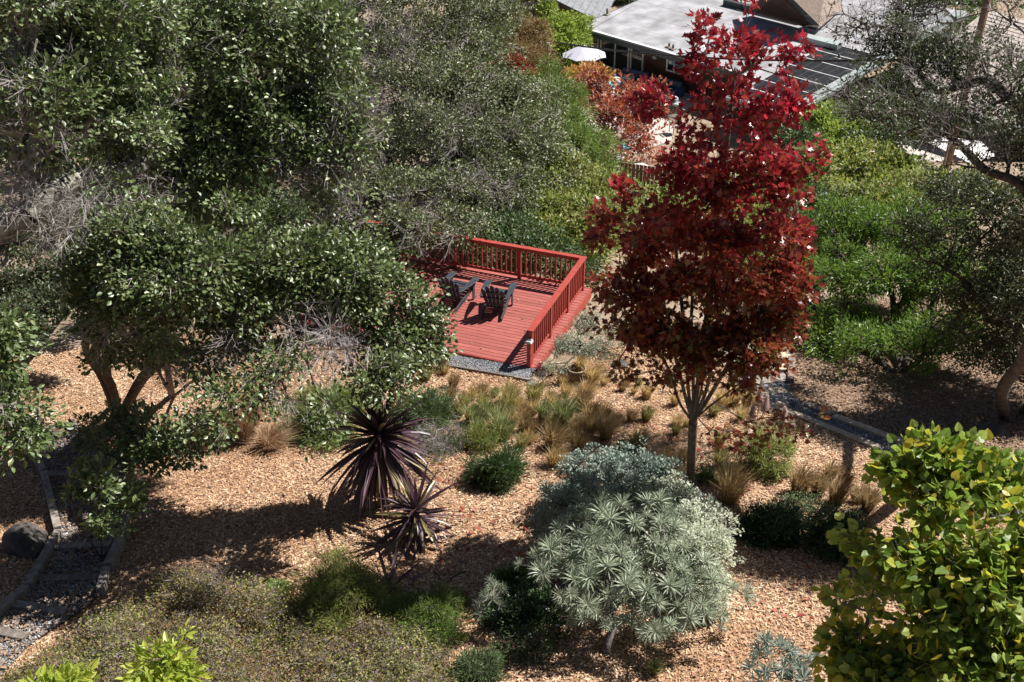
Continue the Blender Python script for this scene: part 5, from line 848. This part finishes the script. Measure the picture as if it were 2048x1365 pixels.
slab('edge_trim', -.02, FU0 - .02, -.02, .16, .03, .02, M['frame_white']); slab('fascia', 0, FU0, -.10, -.022, -.02, .32, M['fascia_dark']); slab('fascia', FU0, UR, VF - .10, VF - .004, -.02, .30, M['fascia']); slab('fascia', -.09, -.004, -.1, 15, -.01, .30, M['fascia_dark'])
WV = .9; GZ = -8.05
def wallbox(name, u0, u1, v0, v1, z0, z1, m): return box(name, (u0, u1, v0, v1, z0, z1), m, house, 0)
wallbox('wall', .7, FU0 + .6, WV, WV + .2, GZ - .5, -5.62, M['wall_dark']); wallbox('wall', .7, .9, WV + .2, 14.5, GZ - .5, -5.7, M['wall_dark']); wallbox('wall', FU0 + .6, UR - .8, VF + .7, VF + .9, GZ - .5, -6.05, M['wall_dark']); wallbox('wall', UR - .8, UR - .6, VF + .7, 14.5, GZ - .5, -6.1, M['wall_dark'])
for k in range(26):
    u = .8 + k * .4; wallbox('siding_board', u, u + .37, WV - .03, WV - .002, GZ, -5.66, M['wall_dark'])
def window(u0, u1, z0, z1, name='window', mull=()):
    fr = bpy.data.objects.new(name, pymesh(name, *boxes([(u0, u0 + .09, WV - .12, WV - .032, z0, z1), (u1 - .09, u1, WV - .12, WV - .032, z0, z1), (u0 + .09, u1 - .09, WV - .12, WV - .032, z1 - .09, z1), (u0 + .09, u1 - .09, WV - .12, WV - .032, z0, z0 + .09)] + [(q - .04, q + .04, WV - .118, WV - .032, z0 + .09, z1 - .09) for q in mull])))
    fr.data.materials.append(M['frame_white']); fr.parent = house; COL.objects.link(fr); xs = [u0 + .09] + sorted(mull) + [u1 - .09]
    for a, b in zip(xs, xs[1:]): box('pane', (a + .03, b - .03, WV - .07, WV - .05, z0 + .09, z1 - .09), M['glass'], fr, 0)
    return fr
ua = [on_wall(x, 130, WV)[0] for x in (1175, 1197, 1201, 1231, 1259, 1262, 1288, 1335, 1377)]
window(ua[0], ua[1], GZ + .5, -5.95); window(ua[2], ua[4], GZ + .12, -5.95, 'sliding_door', (ua[3],)); window(ua[5], ua[6], GZ + .12, -5.95, 'sliding_door')
window(ua[7], ua[8], GZ + 1.05, -6.15, 'window', (ua[7] * .62 + ua[8] * .38,)); box('curtain', (ua[7] * .6 + ua[8] * .4 + .1, ua[8] - .12, WV - .04, WV - .035, GZ + 1.15, -6.25), M['canvas'], house, 0)
wallbox('wall_light', on_wall(1308, 110, WV)[0], on_wall(1308, 110, WV)[0] + .3, WV - .14, WV - .034, -6.5, -6.35, M['metal'])
for k, (px, py, h) in enumerate(((1182, 45, .35), (1214, 30, .4), (1338, 95, .25), (1346, 99, .28), (1434, 38, .3), (1672, 64, .4), (1480, 20, .3), (1677, 118, .3))):
    u, v = on_roof(px, py); pipe('vent_pipe', [(u, v, rz_(v)), (u, v, rz_(v) + h)], .06, M['fascia_dark'], house, 8); ob = house.children[-1]; box('vent_flashing', (u - .18, u + .18, v - .18, v + .18, rz_(v) + .0, rz_(v) + .05), M['timber_grey'], house, 0)
u, v = on_roof(1608, 82); slab('roof_curb', u - .5, u + 2.4, v - .2, v + .35, .32, .3, M['metal'])
u, v = on_roof(1510, 45); slab('roof_curb', u - 3.5, u + 2.5, v + 1.2, v + 1.5, .35, .33, M['fascia_dark'])
# second house with brown shingle gable behind
hd = thing('shingled_house', 'brown shingled gable rising behind the white flat roof', 'house', tuple(Z(1600, 20, -4.5)))
o_ = np.array(hd.location)
def P3(*l): return [Z(*q) - o_ for q in l]
rp = P3((1637, 54, -4.2), (1683, 16, -4.0), (1660, -60, -1.2), (1560, -22, -1.9)); poly3('roof', rp, M['shingle'], hd, .12)
a_, b_, c_, d_ = rp[0], rp[1], rp[2], rp[3]
for k in range(1, 14):
    t = k / 14; p, q = a_ * (1 - t) + d_ * t, b_ * (1 - t) + c_ * t; bar('shingle_course', p + [0, 0, .02], q + [0, 0, .02], .02, .03, M['shingle'], hd, bv=0)
bar('rake_board', a_ + [-.05, 0, 0], d_ + [-.05, 0, 0], .12, .25, M['fascia_dark'], hd)
poly3('wall', P3((1633, 56, -4.45), (1560, -14, -2.2), (1500, -10, -3.4), (1508, 22, -4.4)), M['wall_dark'], hd, .15)
# far left cabin with grey standing seam roof
hc = thing('metal_roof_cabin', 'dark cabin with grey standing seam roof at the top edge above the lime tree', 'house', (1.75, 80, 0), math.radians(-12))
az_, ez_ = -4.9, -6.15
for s, wd in ((-1, 3.0), (1, 4.6)):
    V = [(0, -.5, az_), (s * wd, -.5, az_ - .42 * wd), (s * wd, 9, az_ - .42 * wd), (0, 9, az_)]; V2_ = V if s > 0 else V[::-1]; poly3('roof', [np.array(q) for q in V2_], M['seam'], hc, .12)
    for k in range(1, int(wd / .42) + 1): u = s * k * .42; bar('roof_seam', (u, -.5, az_ - .42 * abs(u) + .02), (u, 9, az_ - .42 * abs(u) + .02), .04, .05, M['seam'], hc, bv=0)
    bar('rake_board', (0, -.55, az_ - .08), (s * wd, -.55, az_ - .42 * wd - .08), .06, .2, M['fascia_dark'], hc)
V = [(-2.6, 0, -8.6), (3.6, 0, -8.6), (3.6, 0, -6.6), (0, 0, -5.1), (-2.6, 0, -6.2)]; link('wall', pymesh('wall', V + [(x, 6, z) for x, y, z in V], [(0, 1, 2, 3, 4), (5, 9, 8, 7, 6), (0, 5, 6, 1), (1, 6, 7, 2), (0, 4, 9, 5)]), M['wall_dark'], hc)
for u in (-1.1, -.1, .9):
    w_ = link('window', pymesh('window', *boxes([(u, u + .05, -.06, -.003, -6.9, -5.95), (u + .6, u + .65, -.06, -.003, -6.9, -5.95), (u + .05, u + .6, -.06, -.003, -6.0, -5.95)])), M['timber_grey'], hc); box('pane', (u + .06, u + .59, -.03, -.01, -6.85, -6.01), M['glass'], w_, 0)
# right-hand house with pale shingle roof
hb = thing('pale_roof_house', 'grey house with pale shingle roof behind the right hand oak and the utility pole', 'house', tuple(Z(1866, 200, -4.6)))
o_ = np.array(hb.location); rp = P3((1804, 150, -4.5), (1866, 201, -4.6), (2160, 292, -4.7), (2420, 150, -2.6), (1975, 20, -2.6)); poly3('roof', rp, M['shingle_pale'], hb, .14)
for k in range(1, 26):
    t = k / 26; p = rp[1] * (1 - t) + (rp[4] if t > .5 else rp[4]) * t; q = rp[2] * (1 - t) + rp[3] * t; p = p * .98 + q * .02; bar('shingle_course', p + [0, 0, .02], q + [0, 0, .02], .02, .03, M['shingle_pale'], hb, bv=0)
e0, e1, e2 = rp[0], rp[1], rp[2]; bar('gutter', e1 + [-.1, -.1, -.06], e2 + [-.1, -.1, -.06], .12, .16, M['fascia'], hb); bar('gutter', e0 + [-.06, -.06, -.05], e1 + [-.06, -.06, -.05], .12, .16, M['fascia'], hb)
ins = np.array([.45, .5, 0])
def wq(name, p, q, m, z0, z1, parent=hb, out=0.0):
    d = unit(np.array([q[0] - p[0], q[1] - p[1], 0])); n_ = np.array([d[1], -d[0], 0]); n_ = n_ if n_[1] < 0 else -n_; p, q = p + n_ * out, q + n_ * out; V = [(*p[:2], z0), (*q[:2], z0), (*q[:2], z1), (*p[:2], z1)]; V += [tuple(np.array(v_) - n_ * .12) for v_ in V]
    return link(name, pymesh(name, V, [(0, 1, 2, 3), (7, 6, 5, 4), (0, 4, 5, 1), (1, 5, 6, 2), (2, 6, 7, 3), (3, 7, 4, 0)]), m, parent)
w0, w1, w2 = e0 + ins, e1 + ins, e2 + ins; zb, ztp = -8.2 - o_[2], -4.72 - o_[2]
wq('wall', w0, w1, M['wall_grey'], zb, ztp); wq('wall', w1, w2, M['wall_grey'], zb, ztp)
L_ = lambda t: w1 * (1 - t) + w2 * t
for a, b_ in ((.03, .13), (.14, .24), (.55, .68)):
    f_ = wq('window', L_(a), L_(b_), M['frame_white'], zb + .9, ztp - .35, hb, .06); wq('pane', L_(a + .008), L_(b_ - .008), M['glass'], zb + 1.0, ztp - .45, f_, .075)
f_ = wq('window', w0 * .7 + w1 * .3, w0 * .2 + w1 * .8, M['frame_white'], zb + 1.3, ztp - .4, hb, .06); wq('pane', w0 * .67 + w1 * .33, w0 * .23 + w1 * .77, M['glass'], zb + 1.4, ztp - .5, f_, .075)
# terraces
PZ = -7.9
V = [(*(OA + a * UA + b_ * VA), PZ) for a, b_ in ((-1.5, .6), (10.6, .6), (10.6, -2.4), (13.2, -6), (13.2, -10.5), (-1.5, -10.5))]; tag(poly3('patio', V, M['patio'], None, .5), kind='structure')
pc = Z(1880, 330, -6.3); tag(poly3('terrace', [np.array([pc[0] + a, pc[1] + b_, -6.6]) for a, b_ in ((-3.5, -2.5), (5, -3), (6, 5), (-3, 5))], M['patio'], None, 1.2), kind='structure')
# white umbrella
def octagon(r, z): return [(r * math.cos(a), r * math.sin(a), z) for a in (np.arange(8) + .5) * math.pi / 4]
uc = Z(1168, 108, -5.95); um = thing('patio_umbrella', 'open pale lilac white umbrella beside the sliding doors', 'umbrella', (uc[0], uc[1], PZ)); hz_ = -5.95 - PZ; O8 = octagon(1.4, hz_ - .06); I8 = octagon(.5, hz_ + .34)
for k in range(8):
    j = (k + 1) % 8; mid = tuple((np.array(O8[k]) + np.array(O8[j])) / 2 + np.array([0, 0, .05])); link('canopy_panel', pymesh('canopy_panel', [(0, 0, hz_ + .52), I8[k], I8[j], O8[k], mid, O8[j]], [(0, 1, 2), (1, 3, 4, 2), (2, 4, 5)]), M['canvas'], um)
    pipe('rib', [(0, 0, hz_ + .49), tuple(np.array(I8[k]) - [0, 0, .03]), tuple(np.array(O8[k]) - [0, 0, .03])], .012, M['frame_white'], um, 5)
pipe('pole', [(0, 0, 0), (0, 0, hz_ + .55)], .025, M['frame_white'], um); pipe('base', [(0, 0, 0), (0, 0, .08)], .28, M['fascia_dark'], um, 16)
def loc(px, py, z=PZ): p = Z(px, py, z); p[2] = z; return p
def lounger(p, rz, lab, m, m2):
    t = thing('patio_sofa', lab, 'sofa', tuple(p), rz); box('seat', (-.9, .9, -.4, .4, .15, .42), m, t, .03); box('backrest', (-.9, .9, .405, .6, .15, .85), m, t, .03)
    for s in (-1, 1): box('armrest', (s * 1.0 - .095, s * 1.0 + .095, -.4, .6, .1, .6), m, t, .02)
    box('cushion', (-.45, .15, -.3, .28, .423, .55), m2, t, .04)
    for x, y in ((-.95, -.35), (.95, -.35), (-.95, .5), (.95, .5)): box('leg', (x - .04, x + .04, y - .04, y + .04, 0, .1), M['fascia_dark'], t, 0)
lounger(loc(1328, 190), RZA, 'navy blue outdoor sofa with a pale cushion under the small window', M['blue'], M['canvas']); lounger(loc(1262, 172), RZA + .2, 'navy blue outdoor seat in front of the sliding doors', M['blue'], M['cyan'])
def stool(p, lab, m, r=.35, h=.45, nm='pouf'):
    t = thing(nm, lab, nm, tuple(p)); prof = [(.0, .85), (.08, 1.0), (h * .6, 1.05), (h * .9, .95), (h, .7)]; V = [(r * q * math.cos(a), r * q * math.sin(a), z) for z, q in prof for a in np.linspace(0, 2 * math.pi, 14, endpoint=False)]
    F = [(i * 14 + j, i * 14 + (j + 1) % 14, (i + 1) * 14 + (j + 1) % 14, (i + 1) * 14 + j) for i in range(4) for j in range(14)] + [tuple(range(13, -1, -1)), tuple(range(56, 70))]; link('body', pymesh('body', V, F), m, t); ring('band', r * .98, r * 1.08, h * .5, h * .58, M['canvas'], t, 14)
stool(loc(1212, 178), 'turquoise pouf between the umbrella and the navy seat', M['cyan']); stool(loc(1232, 172), 'white round stool beside the turquoise pouf', M['white'], .3, .5, 'stool')
def simple_chair(p, rz, lab, m, rounded=False):
    t = thing('patio_chair', lab, 'chair', tuple(p), rz)
    for x in (-.24, .24):
        for y in (-.22, .22): box('leg', (x - .02, x + .02, y - .02, y + .02, 0, .4), m, t, 0)
        box('armrest', (x * 1.1 - .04, x * 1.1 + .04, -.25, .25, .6, .64), m, t, 0); box('arm_support', (x * 1.1 - .02, x * 1.1 + .02, -.2, -.16, .42, .6), m, t, 0)
    box('seat', (-.27, .27, -.26, .26, .4, .44), m, t, 0)
    for k in range(5): x = (k - 2) * .11; h = .95 - abs(k - 2) ** 2 * .035 if rounded else .9; bar('back_slat', (x, .24, .45), (x * 1.15, .38, h), .1, .02, m, t, up=(0, 1, 0), bv=0)
    bar('back_rail', (-.27, .33, .62), (.27, .33, .62), .03, .05, m, t, bv=0); return t
simple_chair(loc(1160, 275, -7.6), 2.2, 'turquoise patio chair at the left side of the rust leaved tree', M['cyan']); simple_chair(loc(1250, 310, -7.2), 1.0, 'turquoise patio chair low behind the rust leaved tree', M['cyan']); simple_chair(loc(1262, 272, -7.8), .4, 'navy patio chair behind the rust leaved tree', M['blue']); simple_chair(loc(1350, 265, -7.8), .4, 'grey patio chair just visible through the maple', M['metal'])
for k, (px, lab) in enumerate(((1868, 'left tan wooden chair beside the utility pole foot'), (1906, 'middle tan wooden chair right of the utility pole'), (1932, 'right tan wooden chair under the white shade sail'))): simple_chair(loc(px, 352, -6.58), -2.6 + .3 * k, lab, M['wood_tan'], True)
gt = thing('grill', 'grey and black barbecue grill on the patio seen between maple twigs', 'grill', tuple(loc(1337, 228)), RZA)
box('cabinet', (-.5, .5, -.28, .28, .1, .8), M['fascia_dark'], gt); pipe('hood', [(-.45, 0, .88), (.45, 0, .88)], .26, M['metal'], gt, 12); box('side_shelf', (.505, .85, -.25, .25, .74, .8), M['metal'], gt); box('side_shelf', (-.85, -.505, -.25, .25, .74, .8), M['metal'], gt); box('handle', (-.35, .35, -.32, -.29, .9, .93), M['metal'], gt, 0)
sa = np.array([Z(*q) for q in ((1855, 284, -5.2), (1893, 274, -5.0), (1962, 283, -5.0), (1992, 312, -5.3), (1943, 328, -5.5))]); o_ = sa.mean(0); ss = thing('shade_sail', 'bright white shade sail in front of the pale roofed house', 'awning', tuple(o_)); poly3('canvas', [q - o_ for q in sa], M['white'], ss, .03)
for q in sa[[0, 2, 4]]: pipe('post', [tuple(q - o_ - [0, 0, .03]), (q[0] - o_[0], q[1] - o_[1], -7.2 - o_[2])], .035, M['metal'], ss)
bb = Z(1683, 292, -6.3); tb = thing('upright_board', 'pale grey oval board standing upright among the green shrubs', 'board', (bb[0], bb[1], gz(*bb[:2]))); hh = -5.5 - tb.location.z; V = [(.16 * math.sin(t), y, hh - .5 + .5 * math.cos(t)) for y in (-.02, .02) for t in np.linspace(0, 2 * math.pi, 16, endpoint=False)]
link('panel', pymesh('panel', V, [tuple(range(16)), tuple(range(31, 15, -1))] + [(i, i + 16, (i + 1) % 16 + 16, (i + 1) % 16) for i in range(16)]), M['metal'], tb); box('support', (-.03, .03, .022, .06, -.1, hh - .4), M['timber_grey'], tb, 0)
kb = Z(1714, 275, -6.6); kg = thing('covered_grill', 'black domed grill beside the corner of the black roof', 'grill', (kb[0], kb[1], gz(*kb[:2])), .4); zk = max(.8, -5.9 - kg.location.z); box('cabinet', (-.5, .5, -.3, .3, .0, zk), M['fascia_dark'], kg); pipe('hood', [(-.45, 0, zk + .05), (.45, 0, zk + .05)], .27, M['black_roof'], kg, 12); box('side_shelf', (.51, .9, -.25, .25, zk - .1, zk - .04), M['metal'], kg)
# brown board fence behind the maple
f0, f1 = G(1238, 392), G(1368, 412); fn = thing('board_fence', 'brown board fence glimpsed through the left side of the maple', 'fence', tuple(f0)); d = (f1 - f0); Lf = np.linalg.norm(d[:2]); nbd = int(Lf / .155)
fb = pymesh('board', *boxes([(-.068, .068, -.012, .012, 0, 1.35)])); fb.materials.append(M['fence']); az2 = math.atan2(d[1], d[0])
for k in range(nbd): p = d * ((k + .5) / nbd); link('board', fb, None, fn, tuple(p), (0, 0, az2))
for z in (.3, 1.1): bar('rail', np.array([0, .04, z]), d + [0, .04, z], .04, .08, M['fence'], fn, bv=0)
# ------------------------------------------------------------------ utility pole and wires
ub = G(1884, 368); up_ = thing('utility_pole', 'tall wooden utility pole with crossarm standing behind the right hand oak', 'utility pole', tuple(ub)); topv = np.array([.35, 0, 9.2]); pipe('shaft', [(0, 0, -.3), tuple(topv * .5), tuple(topv)], .17, M['pole'], up_, 14, .13)
ca = bar('crossarm', topv * .80 + [-1.2, -.2, 0], topv * .80 + [.6, -.1, 0], .09, .11, M['timber_grey'], up_)
for k, x in enumerate((-1.1, -.7, .45)): q = topv * .80 + [x, -.18, .055]; pipe('insulator', [tuple(q), tuple(q + [0, 0, .16])], .045, M['cable_pale'], up_, 8)
bar('brace', topv * .72, topv * .80 + [-.7, -.16, -.05], .03, .03, M['metal'], up_); pipe('conduit', [(-.13, -.12, 0), tuple(topv * .6 + [-.13, -.12, 0])], .025, M['cable_pale'], up_, 6)
def wire(lab, p, q, sag, r, m=M['cable']):
    p, q = np.array(p), np.array(q); t = np.linspace(0, 1, 30)[:, None]; P = p * (1 - t) + q * t; P[:, 2] -= (4 * sag * t * (1 - t))[:, 0]; o = thing('overhead_cable', lab, 'cable', tuple(p)); pipe('strand', [tuple(v_ - p) for v_ in P], r, m, o, 5); return o
pt = ub + topv
wire('thick black cable sagging from the grey oak across the umbrella to the pole', U(940, 50, 74), ub + topv * .55, .9, .05)
wire('black cable leaving the pole to the right edge across the pale roof', ub + topv * .55, U(2250, 190, 36), .3, .035)
wire('pale twisted service cable hanging down to the right from the pole top', ub + topv * .78, U(2150, 380, 34), .3, .02, M['cable_pale'])
wire('pale curly service drop left of the pole top', ub + topv * .80 + [-1.1, -.18, .2], ub + topv * .66 + [-.5, -.1, 0], .5, .02, M['cable_pale'])
wire('thin green grey wire along the very top edge right of centre', U(1480, -20, 80), ub + topv * .84, .3, .022); wire('thin upper wire leaving the pole to the top right corner', ub + topv * .86, U(2200, 12, 36), .1, .02)
wire('dotted grey cable crossing the metal cabin roof', U(930, 25, 60), U(1300, -40, 75), .2, .02)
vp = U(1094, 192, 60); o = thing('thin_pole', 'thin black vertical pole left of the white umbrella', 'pole', (vp[0], vp[1], gz(*vp[:2]))); pipe('shaft', [(0, 0, 0), (0, 0, U(1094, 85, 60)[2] - gz(*vp[:2]) + .3)], .03, M['cable'], o, 6); box('top_bracket', (-.05, .05, -.05, .05, U(1094, 85, 60)[2] - gz(*vp[:2]) + .3, U(1094, 85, 60)[2] - gz(*vp[:2]) + .4), M['metal'], o, 0)
